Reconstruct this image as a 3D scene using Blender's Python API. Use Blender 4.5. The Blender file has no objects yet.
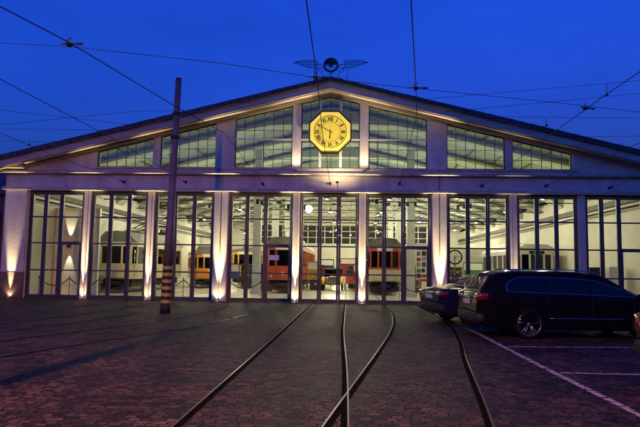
import bpy, math, random
from mathutils import Vector, Matrix
random.seed(7)
S = bpy.context.scene
COL = S.collection
PI = math.pi

# ------------------------------------------------------------------ helpers
def lerp(a, b, t): return a + (b - a) * t
def interp(pts, x):
    if x <= pts[0][0]: return pts[0][1]
    for (a, va), (b, vb) in zip(pts, pts[1:]):
        if x <= b: return lerp(va, vb, (x - a) / (b - a))
    return pts[-1][1]
def smooth_interp(pts, x):
    n = len(pts)
    if x <= pts[0][0]: return pts[0][1]
    if x >= pts[-1][0]: return pts[-1][1]
    for i in range(n - 1):
        if x <= pts[i + 1][0]:
            x0, y0 = pts[i]; x1, y1 = pts[i + 1]; h = x1 - x0
            def sl(k):
                if k == 0: return (pts[1][1] - pts[0][1]) / (pts[1][0] - pts[0][0])
                if k == n - 1: return (pts[-1][1] - pts[-2][1]) / (pts[-1][0] - pts[-2][0])
                a = (pts[k][1] - pts[k-1][1]) / (pts[k][0] - pts[k-1][0]); b = (pts[k+1][1] - pts[k][1]) / (pts[k+1][0] - pts[k][0])
                return 0 if a * b <= 0 else 2 * a * b / (a + b)
            m0, m1 = sl(i), sl(i + 1); t = (x - x0) / h
            return (2*t**3-3*t*t+1)*y0 + (t**3-2*t*t+t)*h*m0 + (-2*t**3+3*t*t)*y1 + (t**3-t*t)*h*m1
class MB:
    def __init__(s): s.v = []; s.f = []; s.sm = []
    def add(s, vs, fs, smooth=False):
        o = len(s.v); s.v += [tuple(v) for v in vs]; s.f += [tuple(i + o for i in f) for f in fs]; s.sm += [smooth] * len(fs); return s
    def box(s, x0, x1, y0, y1, z0, z1):
        vs = [(x, y, z) for z in (z0, z1) for y in (y0, y1) for x in (x0, x1)]
        return s.add(vs, [(0,2,3,1),(4,5,7,6),(0,1,5,4),(2,6,7,3),(0,4,6,2),(1,3,7,5)])
    def obox(s, c, sz, M):
        vs = [Vector(c) + M @ Vector((a*sz[0]/2, b*sz[1]/2, d*sz[2]/2)) for d in (-1,1) for b in (-1,1) for a in (-1,1)]
        return s.add(vs, [(0,2,3,1),(4,5,7,6),(0,1,5,4),(2,6,7,3),(0,4,6,2),(1,3,7,5)])
    def prism_y(s, poly, y0, y1, smooth=False):      # polygon in x,z extruded along y
        n = len(poly)
        vs = [(x, y0, z) for x, z in poly] + [(x, y1, z) for x, z in poly]
        s.add(vs, [tuple(range(n)), tuple(range(2*n-1, n-1, -1))])
        o = len(s.v) - 2*n
        for i in range(n):
            j = (i+1) % n; s.f.append((o+i, o+n+i, o+n+j, o+j)); s.sm.append(smooth)
        return s
    def prism_z(s, poly, z0, z1, smooth=False):
        n = len(poly)
        vs = [(x, y, z0) for x, y in poly] + [(x, y, z1) for x, y in poly]
        s.add(vs, [tuple(range(n-1, -1, -1)), tuple(range(n, 2*n))])
        o = len(s.v) - 2*n
        for i in range(n):
            j = (i+1) % n; s.f.append((o+i, o+j, o+n+j, o+n+i)); s.sm.append(smooth)
        return s
    def prism_x(s, poly, x0, x1, smooth=False):
        n = len(poly)
        vs = [(x0, y, z) for y, z in poly] + [(x1, y, z) for y, z in poly]
        s.add(vs, [tuple(range(n-1, -1, -1)), tuple(range(n, 2*n))])
        o = len(s.v) - 2*n
        for i in range(n):
            j = (i+1) % n; s.f.append((o+i, o+j, o+n+j, o+n+i)); s.sm.append(smooth)
        return s
    def tube(s, pts, r, n=8, closed=False, caps=True):
        pts = [Vector(p) for p in pts]; m = len(pts); rings = []
        prev = None
        for i, p in enumerate(pts):
            if closed: t = pts[(i+1) % m] - pts[i-1]
            else: t = (pts[min(i+1, m-1)] - pts[max(i-1, 0)])
            t.normalize()
            if prev is None:
                a = Vector((0,0,1)) if abs(t.z) < .9 else Vector((1,0,0)); u = t.cross(a).normalized()
            else: u = (prev - t * prev.dot(t)).normalized()
            prev = u; w = t.cross(u)
            rr = r[i] if isinstance(r, (list, tuple)) else r
            rings.append([p + (u*math.cos(2*PI*k/n) + w*math.sin(2*PI*k/n)) * rr for k in range(n)])
        o = len(s.v)
        for g in rings: s.v += [tuple(q) for q in g]
        for i in range(m if closed else m-1):
            for k in range(n):
                a = o+i*n+k; b = o+i*n+(k+1) % n; c = o+((i+1) % m)*n+(k+1) % n; d = o+((i+1) % m)*n+k
                s.f.append((a, b, c, d)); s.sm.append(True)
        if caps and not closed:
            s.f.append(tuple(o+k for k in range(n-1,-1,-1))); s.sm.append(False)
            s.f.append(tuple(o+(m-1)*n+k for k in range(n))); s.sm.append(False)
        return s
    def lathe(s, prof, c=(0,0,0), n=20, axis='z'):   # prof: (r,h) list
        o = len(s.v)
        for r, h in prof:
            for k in range(n):
                a = 2*PI*k/n; x, y = r*math.cos(a), r*math.sin(a)
                p = (x, y, h) if axis == 'z' else ((x, h, y) if axis == 'y' else (h, x, y))
                s.v.append((c[0]+p[0], c[1]+p[1], c[2]+p[2]))
        for i in range(len(prof)-1):
            for k in range(n):
                s.f.append((o+i*n+k, o+i*n+(k+1) % n, o+(i+1)*n+(k+1) % n, o+(i+1)*n+k)); s.sm.append(True)
        return s
    def blob(s, c, sz, e=.5, nu=16, nv=10):          # rounded box (superellipsoid)
        o = len(s.v)
        def pw(v): return math.copysign(abs(v)**e, v)
        for j in range(nv+1):
            b = -PI/2 + PI*j/nv
            for i in range(nu):
                a = 2*PI*i/nu
                s.v.append((c[0]+sz[0]/2*pw(math.cos(b))*pw(math.cos(a)), c[1]+sz[1]/2*pw(math.cos(b))*pw(math.sin(a)), c[2]+sz[2]/2*pw(math.sin(b))))
        for j in range(nv):
            for i in range(nu):
                s.f.append((o+j*nu+i, o+j*nu+(i+1) % nu, o+(j+1)*nu+(i+1) % nu, o+(j+1)*nu+i)); s.sm.append(True)
        return s
    def grid(s, rows, smooth=True):
        o = len(s.v); n = len(rows[0])
        for r in rows: s.v += [tuple(p) for p in r]
        for i in range(len(rows)-1):
            for k in range(n-1):
                s.f.append((o+i*n+k, o+i*n+k+1, o+(i+1)*n+k+1, o+(i+1)*n+k)); s.sm.append(smooth)
        return s
    def build(s, name, mat, parent=None):
        me = bpy.data.meshes.new(name); me.from_pydata(s.v, [], s.f); me.validate()
        if len(me.polygons) == len(s.sm):
            me.polygons.foreach_set('use_smooth', s.sm)
        me.materials.append(mat); me.update()
        o = bpy.data.objects.new(name, me); COL.objects.link(o)
        if parent: o.parent = parent
        return o
def tag(o, label=None, cat=None, group=None, kind=None):
    if label: o['label'] = label
    if cat: o['category'] = cat
    if group: o['group'] = group
    if kind: o['kind'] = kind
    return o
def thing(name, label, cat, loc=(0,0,0), rz=0, group=None):
    o = bpy.data.objects.new(name, None); o.empty_display_size = .2; COL.objects.link(o)
    o.location = loc; o.rotation_euler = (0, 0, rz); return tag(o, label, cat, group)
def struct(o): o['kind'] = 'structure'; return o
def copy_tree(o, parent=None):
    c = o.copy(); COL.objects.link(c); c.parent = parent
    for ch in list(o.children): copy_tree(ch, c)
    return c

# ------------------------------------------------------------------ materials
def mat(name, col, rough=.6, metal=0., var=.15, scale=3., bump=.0, bscale=40., spec=.5, coat=0., stretch=(1,1,1), dark=None, detail=6):
    m = bpy.data.materials.new(name); m.use_nodes = True; nt = m.node_tree; N = nt.nodes; L = nt.links
    b = N['Principled BSDF']; b.inputs['Roughness'].default_value = rough; b.inputs['Metallic'].default_value = metal
    b.inputs['Specular IOR Level'].default_value = spec; b.inputs['Coat Weight'].default_value = coat
    tc = N.new('ShaderNodeTexCoord'); mp = N.new('ShaderNodeMapping'); mp.inputs['Scale'].default_value = stretch
    L.new(tc.outputs['Object'], mp.inputs[0])
    nz = N.new('ShaderNodeTexNoise'); nz.inputs['Scale'].default_value = scale; nz.inputs['Detail'].default_value = detail
    nz.inputs['Roughness'].default_value = .6
    L.new(mp.outputs[0], nz.inputs['Vector'])
    r = N.new('ShaderNodeValToRGB'); r.color_ramp.elements[0].position = .3; r.color_ramp.elements[1].position = .7
    d = dark if dark else [c*(1-var*1.6) for c in col]
    r.color_ramp.elements[0].color = (*d, 1); r.color_ramp.elements[1].color = (*[min(1, c*(1+var*.5)) for c in col], 1)
    L.new(nz.outputs['Fac'], r.inputs[0]); L.new(r.outputs[0], b.inputs['Base Color'])
    if bump:
        n2 = N.new('ShaderNodeTexNoise'); n2.inputs['Scale'].default_value = bscale; n2.inputs['Detail'].default_value = 4
        L.new(mp.outputs[0], n2.inputs['Vector'])
        bp = N.new('ShaderNodeBump'); bp.inputs['Strength'].default_value = bump; bp.inputs['Distance'].default_value = .02
        L.new(n2.outputs['Fac'], bp.inputs['Height']); L.new(bp.outputs[0], b.inputs['Normal'])
    return m
def emis(name, col, strength):
    m = bpy.data.materials.new(name); m.use_nodes = True; b = m.node_tree.nodes['Principled BSDF']
    b.inputs['Base Color'].default_value = (*col, 1); b.inputs['Emission Color'].default_value = (*col, 1); b.inputs['Emission Strength'].default_value = strength
    return m
def glass(name, tint=(1,1,1), refl=1.0):
    m = bpy.data.materials.new(name); m.use_nodes = True; nt = m.node_tree; N = nt.nodes; L = nt.links
    for n in list(N): N.remove(n)
    out = N.new('ShaderNodeOutputMaterial'); mx = N.new('ShaderNodeMixShader'); t = N.new('ShaderNodeBsdfTransparent'); g = N.new('ShaderNodeBsdfGlossy')
    t.inputs[0].default_value = (*tint, 1); g.inputs['Roughness'].default_value = .02; g.inputs[0].default_value = (refl, refl, refl, 1)
    fr = N.new('ShaderNodeFresnel'); fr.inputs[0].default_value = 1.45
    tc = N.new('ShaderNodeTexCoord'); nz = N.new('ShaderNodeTexNoise'); nz.inputs['Scale'].default_value = 1.2; L.new(tc.outputs['Object'], nz.inputs['Vector'])
    bp = N.new('ShaderNodeBump'); bp.inputs['Strength'].default_value = .03; L.new(nz.outputs['Fac'], bp.inputs['Height']); L.new(bp.outputs[0], g.inputs['Normal'])
    L.new(fr.outputs[0], mx.inputs[0]); L.new(t.outputs[0], mx.inputs[1]); L.new(g.outputs[0], mx.inputs[2]); L.new(mx.outputs[0], out.inputs[0])
    return m

M = {}
M['plaster'] = mat('plaster', (.57,.51,.44), .85, var=.24, scale=1.3, bump=.12, bscale=22, stretch=(1,1,.45))
M['ledge'] = mat('ledge_stone', (.46,.40,.35), .8, var=.25, scale=3, bump=.3, bscale=30)
M['plinth'] = mat('plinth_brick', (.13,.075,.06), .85, var=.35, scale=4, bump=.5, bscale=22)
M['board'] = mat('barge_board', (.50,.41,.33), .7, var=.22, scale=1.6, bump=.2, stretch=(.3,1,3))
M['roof'] = mat('roof_tile', (.075,.065,.065), .7, var=.55, scale=5, bump=.6, bscale=12)
M['frame'] = mat('gate_steel', (.048,.048,.052), .45, metal=.0, var=.18, scale=5, bump=.1)
M['winframe'] = mat('window_frame_dark', (.05,.055,.055), .5, var=.15)
M['mullion'] = mat('white_mullion', (.62,.60,.54), .5, var=.1)
M['glass'] = glass('gate_glass'); M['wglass'] = glass('window_glass', (.74,.84,.68))
M['hallwall'] = mat('hall_white_wall', (.66,.65,.56), .8, var=.10, scale=.9, bump=.1)
M['ceiling'] = mat('hall_ceiling_boards', (.34,.37,.31), .8, var=.08, scale=2.0, stretch=(4,.25,1))
M['rib'] = mat('white_rib', (.50,.53,.45), .7, var=.12, scale=2)
M['steel'] = mat('grey_steel', (.16,.16,.15), .5, metal=.4, var=.25)
M['darksteel'] = mat('dark_beam_steel', (.045,.04,.035), .6, var=.3)
M['floor'] = mat('hall_floor_concrete', (.58,.58,.50), .35, var=.14, scale=.8, bump=.05)
M['column'] = mat('column_paint', (.50,.54,.47), .6, var=.10)
M['wire'] = mat('wire_copper_black', (.012,.012,.014), .6)
M['iron'] = mat('black_iron', (.010,.010,.012), .6, var=.2)
M['mast'] = mat('mast_steel', (.13,.12,.13), .6, metal=.2, var=.25, bump=.15, bscale=30)
M['yellow'] = mat('yellow_paint', (.42,.36,.07), .55, var=.25, scale=9)
M['black'] = mat('black_paint', (.012,.011,.012), .7, var=.3)
M['rubber'] = mat('tyre_rubber', (.005,.005,.005), .9, var=.2, spec=.15)
M['alloy'] = mat('alloy_rim', (.30,.31,.34), .3, metal=.9, var=.1)
M['carblack'] = mat('car_paint_black', (.004,.005,.010), .15, var=.1, coat=.0, spec=.25)
M['carblue'] = mat('car_paint_navy', (.006,.010,.035), .15, var=.1, coat=.0, spec=.25)
M['cargrey'] = mat('car_paint_grey', (.006,.006,.008), .25, var=.1, coat=.0, spec=.35)
M['chrome'] = mat('chrome_trim', (.55,.57,.62), .15, metal=1, var=.05)
M['taillight'] = mat('tail_light_red', (.16,.004,.006), .12, var=.3, scale=14, coat=1)
M['clearlens'] = mat('clear_lens', (.55,.5,.5), .1, var=.2, coat=1)
M['plate'] = mat('number_plate_white', (.55,.56,.6), .4, var=.05)
M['carglass'] = mat('car_glass', (.002,.002,.003), .04, var=.1, spec=.35, coat=.0)
M['carglass2'] = mat('car_front_glass', (.010,.014,.016), .03, var=.1, spec=.9, coat=.6)
M['rail'] = mat('rail_steel', (.10,.095,.09), .35, metal=.3, spec=.3, var=.3, scale=6)
M['groove'] = mat('rail_groove_dirt', (.005,.0045,.004), 1.0, var=.3, spec=.02)
M['line'] = None
M['t_cream'] = mat('tram_cream', (.66,.60,.38), .4, var=.10, coat=.3)
M['t_red'] = mat('tram_red', (.46,.075,.03), .35, var=.15, coat=.3)
M['t_orange'] = mat('tram_orange', (.72,.27,.03), .35, var=.12, coat=.3)
M['t_yellow'] = mat('tram_yellow', (.75,.48,.05), .35, var=.12, coat=.3)
M['t_roof'] = mat('tram_roof_grey', (.16,.16,.15), .6, var=.2)
M['t_brown'] = mat('tram_wood_brown', (.10,.045,.025), .5, var=.3)
M['t_white'] = mat('bus_white', (.60,.60,.52), .4, var=.08)
M['t_busbody'] = mat('bus_body_green_grey', (.16,.19,.16), .4, var=.12)
M['tint1'] = glass('tinted_rear_glass', (.16,.18,.18)); M['tint2'] = glass('tinted_front_glass', (.50,.56,.54))
M['rope'] = mat('barrier_rope', (.02,.015,.02), .8, var=.2)
M['paper'] = mat('paper_white', (.7,.7,.68), .7, var=.04)
M['brick'] = mat('brown_brick', (.12,.06,.05), .85, var=.3, scale=6, bump=.3)
M['bulb'] = emis('lamp_bulb', (1,.97,.80), 14)
M['globe'] = emis('lamp_globe', (1,.97,.85), 12)
M['lens'] = emis('spotlight_lens', (1,.83,.5), 9)

for k_ in ('carblack','carblue','cargrey'): M[k_].node_tree.nodes['Principled BSDF'].inputs['IOR'].default_value = 1.22
# cobbles ---------------------------------------------------------
def cobble():
    m = bpy.data.materials.new('cobble_setts'); m.use_nodes = True; nt = m.node_tree; N = nt.nodes; L = nt.links
    b = N['Principled BSDF']
    tc = N.new('ShaderNodeTexCoord')
    nz = N.new('ShaderNodeTexNoise'); nz.inputs['Scale'].default_value = 2.2; nz.inputs['Detail'].default_value = 4; L.new(tc.outputs['Object'], nz.inputs['Vector'])
    sub = N.new('ShaderNodeVectorMath'); sub.operation = 'SUBTRACT'; sub.inputs[1].default_value = (.5,.5,.5); L.new(nz.outputs['Color'], sub.inputs[0])
    sc = N.new('ShaderNodeVectorMath'); sc.operation = 'SCALE'; sc.inputs['Scale'].default_value = .16; L.new(sub.outputs[0], sc.inputs[0])
    n3 = N.new('ShaderNodeTexNoise'); n3.inputs['Scale'].default_value = 14; n3.inputs['Detail'].default_value = 3; L.new(tc.outputs['Object'], n3.inputs['Vector'])
    sub2 = N.new('ShaderNodeVectorMath'); sub2.operation = 'SUBTRACT'; sub2.inputs[1].default_value = (.5,.5,.5); L.new(n3.outputs['Color'], sub2.inputs[0])
    sc2 = N.new('ShaderNodeVectorMath'); sc2.operation = 'SCALE'; sc2.inputs['Scale'].default_value = .055; L.new(sub2.outputs[0], sc2.inputs[0])
    ad = N.new('ShaderNodeVectorMath'); ad.operation = 'ADD'; L.new(tc.outputs['Object'], ad.inputs[0]); L.new(sc.outputs[0], ad.inputs[1])
    ad2 = N.new('ShaderNodeVectorMath'); ad2.operation = 'ADD'; L.new(ad.outputs[0], ad2.inputs[0]); L.new(sc2.outputs[0], ad2.inputs[1])
    br = N.new('ShaderNodeTexBrick'); br.inputs['Scale'].default_value = 1.0; br.inputs['Brick Width'].default_value = .125; br.inputs['Row Height'].default_value = .098; br.offset_frequency = 2; br.squash = 1.4; br.squash_frequency = 3
    br.inputs['Mortar Size'].default_value = .012; br.inputs['Mortar Smooth'].default_value = .9; br.inputs['Bias'].default_value = 0
    br.inputs['Color1'].default_value = (.008,.008,.009,1); br.inputs['Color2'].default_value = (.086,.074,.070,1); br.inputs['Mortar'].default_value = (.004,.0035,.003,1)
    L.new(ad2.outputs[0], br.inputs['Vector'])
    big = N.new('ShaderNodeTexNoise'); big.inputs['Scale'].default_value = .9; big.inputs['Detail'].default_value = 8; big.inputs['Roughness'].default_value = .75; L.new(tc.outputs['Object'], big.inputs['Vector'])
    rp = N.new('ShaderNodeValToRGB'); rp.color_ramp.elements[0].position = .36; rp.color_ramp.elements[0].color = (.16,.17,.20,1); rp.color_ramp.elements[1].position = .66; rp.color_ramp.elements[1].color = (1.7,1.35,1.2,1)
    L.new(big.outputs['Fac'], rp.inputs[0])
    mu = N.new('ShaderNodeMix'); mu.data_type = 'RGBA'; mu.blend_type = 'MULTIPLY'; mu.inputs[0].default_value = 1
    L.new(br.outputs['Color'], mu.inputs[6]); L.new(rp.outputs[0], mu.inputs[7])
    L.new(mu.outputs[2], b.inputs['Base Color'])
    # reddish stone tint per sett is left to the stone noise; roughness varies (damp patches)
    rr = N.new('ShaderNodeMapRange'); rr.inputs[3].default_value = .42; rr.inputs[4].default_value = .85; L.new(big.outputs['Fac'], rr.inputs[0]); L.new(rr.outputs[0], b.inputs['Roughness'])
    b.inputs['Specular IOR Level'].default_value = .17
    inv = N.new('ShaderNodeMath'); inv.operation = 'SUBTRACT'; inv.inputs[0].default_value = 1; L.new(br.outputs['Fac'], inv.inputs[1])
    fine = N.new('ShaderNodeTexNoise'); fine.inputs['Scale'].default_value = 35; fine.inputs['Detail'].default_value = 5; L.new(tc.outputs['Object'], fine.inputs['Vector'])
    a2 = N.new('ShaderNodeMath'); a2.operation = 'MULTIPLY_ADD'; a2.inputs[1].default_value = .45; L.new(fine.outputs['Fac'], a2.inputs[0]); L.new(inv.outputs[0], a2.inputs[2])
    a3 = N.new('ShaderNodeMath'); a3.operation = 'MULTIPLY_ADD'; a3.inputs[1].default_value = 1.2; L.new(n3.outputs['Fac'], a3.inputs[0]); L.new(a2.outputs[0], a3.inputs[2])
    bp = N.new('ShaderNodeBump'); bp.inputs['Strength'].default_value = 1.0; bp.inputs['Distance'].default_value = .045; L.new(a3.outputs[0], bp.inputs['Height']); L.new(bp.outputs[0], b.inputs['Normal'])
    return m
M['cobble'] = cobble()
def linemat():
    m = mat('worn_white_marking', (.42,.42,.44), .7, var=.2, scale=12)
    nt = m.node_tree; N = nt.nodes; L = nt.links; b = N['Principled BSDF']
    tc = N.new('ShaderNodeTexCoord'); nz = N.new('ShaderNodeTexNoise'); nz.inputs['Scale'].default_value = 9; nz.inputs['Detail'].default_value = 6; L.new(tc.outputs['Object'], nz.inputs['Vector'])
    r = N.new('ShaderNodeValToRGB'); r.color_ramp.elements[0].position = .40; r.color_ramp.elements[1].position = .50
    L.new(nz.outputs['Fac'], r.inputs[0]); L.new(r.outputs[0], b.inputs['Alpha'])
    return m
M['line'] = linemat()

# ------------------------------------------------------------------ ground, tracks, markings
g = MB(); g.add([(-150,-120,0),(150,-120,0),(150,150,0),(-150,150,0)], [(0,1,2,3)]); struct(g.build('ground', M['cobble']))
def ribbon(mb, pts, w0, w1, z):      # strip between lateral offsets w0..w1 along a path
    P = [Vector((x, y, 0)) for x, y in pts]; rows = []
    for i, p in enumerate(P):
        t = (P[min(i+1, len(P)-1)] - P[max(i-1, 0)]).normalized(); n = Vector((-t.y, t.x, 0))
        a = p + n*w0; b = p + n*w1; rows.append([(a.x, a.y, z), (b.x, b.y, z)])
    mb.grid(rows, False)
def curve(pts, n=60):                # smooth x(y)
    pts = sorted(pts, key=lambda p: -p[1]); q = [(-p[1], p[0]) for p in pts]
    y0, y1 = q[0][0], q[-1][0]
    return [(smooth_interp(q, y0+(y1-y0)*i/n), -(y0+(y1-y0)*i/n)) for i in range(n+1)]
RZ = [0]
def rail_line(pts, mirror=1, w=.065):
    RZ[0] += .0011; q = RZ[0]
    b = MB(); ribbon(b, pts, -w, w, .003+q); struct(b.build('rail_bed', M['groove']))
    h = MB(); ribbon(h, pts, *( (-.040, -.020) if mirror > 0 else (.020, .040)), .014+q); struct(h.build('tram_rail', M['rail']))
rails = [
 ([(-.70,0),(-.70,-10),(-.76,-19.8),(-.80,-32)], 1), ([(.73,0),(.73,-10),(.84,-18),(.88,-32)], -1),
 ([(2.33,0),(2.36,-4.8),(2.19,-8.2),(1.89,-11.15),(1.5,-14),(.86,-18.3),(.30,-22),(-.8,-28)], 1),
 ([(3.78,0),(3.79,-5),(3.64,-9.1),(3.30,-12.3),(2.86,-15.15),(2.26,-19.5),(1.75,-22.5),(.72,-28)], -1),
 ([(-2.36,0),(-2.30,-4),(-2.42,-7),(-2.85,-10),(-3.95,-13.4),(-5.0,-16.5),(-7.2,-22),(-9,-28)], -1),
 ([(-3.80,0),(-3.76,-4),(-3.95,-7.3),(-4.6,-10.3),(-5.75,-13.6),(-6.9,-16.9),(-9.1,-22.4),(-11,-28)], 1),
 ([(-5.65,0),(-5.6,-4),(-6.0,-8.5),(-6.86,-12.6),(-8.4,-16.5),(-11,-22)], -1),
 ([(-7.1,0),(-7.05,-4),(-7.4,-8.7),(-8.3,-12.8),(-9.8,-16.8),(-12.5,-22)], 1),
 ([(-8.7,0),(-8.7,-4),(-9.6,-8.1),(-11.5,-13),(-14,-18)], -1),
]
for k, (p, s) in enumerate(rails): rail_line(curve(p), s, .046 if k < 4 else .024)
mk = MB()
ribbon(mk, [(4.02,-9.6),(4.0,-12),(3.98,-16),(4.03,-20),(4.05,-26)], -.05, .05, .004)
ribbon(mk, [(4.09,-16.22),(9,-16.2),(12,-16.2)], -.05, .05, .004)
ribbon(mk, [(4.09,-13.25),(6.5,-13.0),(12,-12.95)], -.05, .05, .004)
ribbon(mk, [(4.09,-9.9),(12,-9.8)], -.05, .05, .004)
struct(mk.build('parking_markings', M['line']))

# ------------------------------------------------------------------ the depot building
SL = .2428
def rz(x, c): return c - SL*abs(x)
bld = thing('tram_depot', 'wide cream plastered tram depot hall with low gable roof and nine glazed gates', 'building')
EX = 14.58
JAMB = [1.44, 7.9, 10.78]
# lower wall: pilasters + jambs
w = MB()
for s in (-1, 1):
    for j in JAMB: w.box(s*j-.15, s*j+.15, -.02, .40, 0, 4.8)
    w.box(s*4.75-.33, s*4.75+.33, -.02, .42, 0, 4.8)
    w.box(min(s*13.46, s*EX), max(s*13.46, s*EX), 0, .42, 0, 4.8)
w.box(-EX, EX, 0, .42, 4.8, 5.60)
w.box(-EX, EX, 0, .40, 5.60, 5.87)
# gable piers & over-window strips
wins = [(1.68,4.25),(5.08,7.60),(7.90,10.45)]
def top_of(x): return rz(x, 9.13)
piers = [(-1.30-.38,-1.30),(1.30,1.68)]
edges = []
for s in (-1, 1):
    for a, b in ((1.30,1.68),(4.25,5.08),(7.60,7.90),(10.45,EX)):
        x0, x1 = sorted((s*a, s*b))
        w.prism_y([(x0,5.87),(x1,5.87),(x1,rz(x1,9.40)),(x0,rz(x0,9.40))], 0, .38)
    for a, b in wins + [(0,1.30)]:
        x0, x1 = sorted((s*a, s*b))
        w.prism_y([(x0,top_of(x0)),(x1,top_of(x1)),(x1,rz(x1,9.40)),(x0,rz(x0,9.40))], 0, .36)
w.build('front_wall', M['plaster'], bld)
# raised pilaster faces
for s in (-1, 1):
    p = MB(); p.box(s*4.75-.30, s*4.75-.03, -.10, -.02, 0.02, 4.78); p.box(s*4.75+.03, s*4.75+.30, -.10, -.02, 0.02, 4.78)
    p.build('pilaster', M['plaster'], bld)
    p = MB(); x0, x1 = sorted((s*13.52, s*14.47)); p.box(x0, x1, -.14, 0, 1.14, 4.78)
    p.build('pilaster', M['plaster'], bld)
    p = MB(); p.box(x0-.03, x1+.03, -.145, 0, 0, 1.14); p.build('plinth', M['plinth'], bld)
    for j in JAMB:
        p = MB(); p.box(s*j-.045, s*j+.045, -.07, -.02, .02, 4.78); p.build('gate_post', M['plaster'], bld)
l = MB(); l.prism_x([(-.22,4.80),(-.22,4.86),(-.10,4.94),(0,4.94),(0,4.80)], -EX-.08, EX+.08); l.build('lower_ledge', M['ledge'], bld)
l = MB(); l.prism_x([(-.16,5.52),(-.26,5.58),(-.26,5.63),(-.08,5.72),(0,5.72),(0,5.52)], -EX-.1, EX+.1); l.build('upper_ledge', M['ledge'], bld)
l = MB(); l.box(-10.6, 10.6, -.07, 0, 5.80, 5.868); l.build('window_sill', M['ledge'], bld)
# seams / downpipes on pilasters
for x in (-4.75, 4.75):
    d = MB(); d.tube([(x,-.05,.1),(x,-.05,4.8)], .018, 6); d.tube([(x,-.03,4.95),(x,-.03,5.5)], .014, 6); d.build('conduit', M['steel'], bld)
# roof and rake boards
def rake(y0, y1, ct, cb, name, m, xe=15.2, notch=0):
    b = MB()
    for s in (-1, 1):
        pl = [(0,ct),(s*xe,rz(xe,ct)),(s*xe,rz(xe,cb)),(0,cb)]
        if s > 0: pl = pl[::-1]
        b.prism_y(pl, y0, y1)
    return b.build(name, m, bld)
rake(-.80, 44, 9.73, 9.60, 'roof', M['roof'])
rf = MB()
for s in (-1,1):     # verge tiles
    n = 70
    for i in range(n):
        a = i*15.2/n; b_ = a + 15.2/n*.93
        h = 9.725 + random.uniform(.0,.012)
        pl = [(s*a, rz(a, h+.006)), (s*b_, rz(b_, h)), (s*b_, rz(b_, 9.53+random.uniform(-.008,.006))), (s*a, rz(a, 9.53))]
        if s > 0: pl = pl[::-1]
        rf.prism_y(pl, -.86, -.802)
        pl = [(s*a, rz(a, h+.018)), (s*b_, rz(b_, h+.008)), (s*b_, rz(b_, 9.731)), (s*a, rz(a, 9.731))]
        if s > 0: pl = pl[::-1]
        rf.prism_y(pl, -.86, -.45)
rf.build('verge_tiles', M['roof'], bld)
rake(-.74, -.66, 9.598, 9.24, 'barge_board', M['board'])
rake(-.659, -.16, 9.29, 9.25, 'soffit', M['board'])
rake(-.64, -.58, 9.248, 9.20, 'soffit_batten', M['board'], 15.1)
rake(-.157, -.002, 9.30, 9.12+.05, 'rake_moulding', M['board'])
rake(-.10, -.002, 9.168, 9.10+.035, 'rake_moulding', M['ledge'], 14.6)
# raking second moulding under windows level at the ends: eave return
for s in (-1, 1):
    e = MB(); x0, x1 = sorted((s*13.6, s*15.15)); e.box(x0, x1, -.5, .1, 5.74, 5.86); e.build('eave_return', M['ledge'], bld)
# upper windows
def gable_window(x0, x1, wp, mid=True):
    f = MB(); t = .05; y0, y1 = .10, .16
    zl, zr = top_of(x0), top_of(x1)
    f.box(x0, x1, y0, y1, 5.87, 5.92); f.box(x0, x0+t, y0, y1, 5.92, zl-.01 - (SL*t if x0 > 0 else 0)); f.box(x1-t, x1, y0, y1, 5.92, zr-.01-(SL*t if x1 < 0 else 0))
    if x0 * x1 >= 0: f.prism_y([(x0+t,top_of(x0+t)-.06),(x1-t,top_of(x1-t)-.06),(x1-t,top_of(x1-t)),(x0+t,top_of(x0+t))], y0, y1)
    else:
        f.prism_y([(x0+t,top_of(x0+t)-.06),(0,9.07),(0,9.13),(x0+t,top_of(x0+t))], y0, y1); f.prism_y([(0,9.07),(x1-t,top_of(x1-t)-.06),(x1-t,top_of(x1-t)),(0,9.13)], y0, y1)
    n = max(2, round((x1-x0)/.42))
    for i in range(1, n):
        x = lerp(x0, x1, i/n); f.box(x-.011, x+.011, y0+.008, y1-.008, 5.92, top_of(x)-.06)
    z = 5.87+.43
    while z < max(zl, zr)-.1:
        # clip to sloped top
        lim = (9.13-z-.06)/SL
        a, b = (x0+t, min(x1-t, lim)) if x0 >= 0 else ((max(x0+t, -lim), x1-t) if x1 <= 0 else (max(x0+t,-lim), min(x1-t,lim)))
        if b-a > .1: f.box(a, b, y0+.012, y1-.012, z-.010, z+.010)
        z += .43
    fo = f.build('gable_window', M['winframe'], bld)
    pn = MB()
    poly = [(x0+.02,5.9),(x1-.02,5.9),(x1-.02,top_of(x1)-.03),(x0+.02,top_of(x0)-.03)]
    if x0*x1 < 0: poly = [(x0+.02,5.9),(x1-.02,5.9),(x1-.02,top_of(x1)-.03),(0,9.1),(x0+.02,top_of(x0)-.03)]
    pn.add([(x, .13, z) for x, z in poly], [tuple(range(len(poly)))]); pn.build('pane', M['wglass'], fo)
    return fo
for s in (-1, 1):
    for a, b in wins: gable_window(*sorted((s*a, s*b)), None)
gable_window(-1.30, 1.30, None)
mm = MB()
for s in (-1,1): mm.box(s*.455-.055, s*.455+.055, .02, .095, 5.87, rz(.46, 9.12)); 
for a, b in ((-4.25,-1.68),(-1.30,-.51),(.51,1.30),(1.68,4.25)): mm.box(a, b, .03, .09, 7.14, 7.20)
mm.build('white_mullion', M['mullion'], bld)

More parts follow.
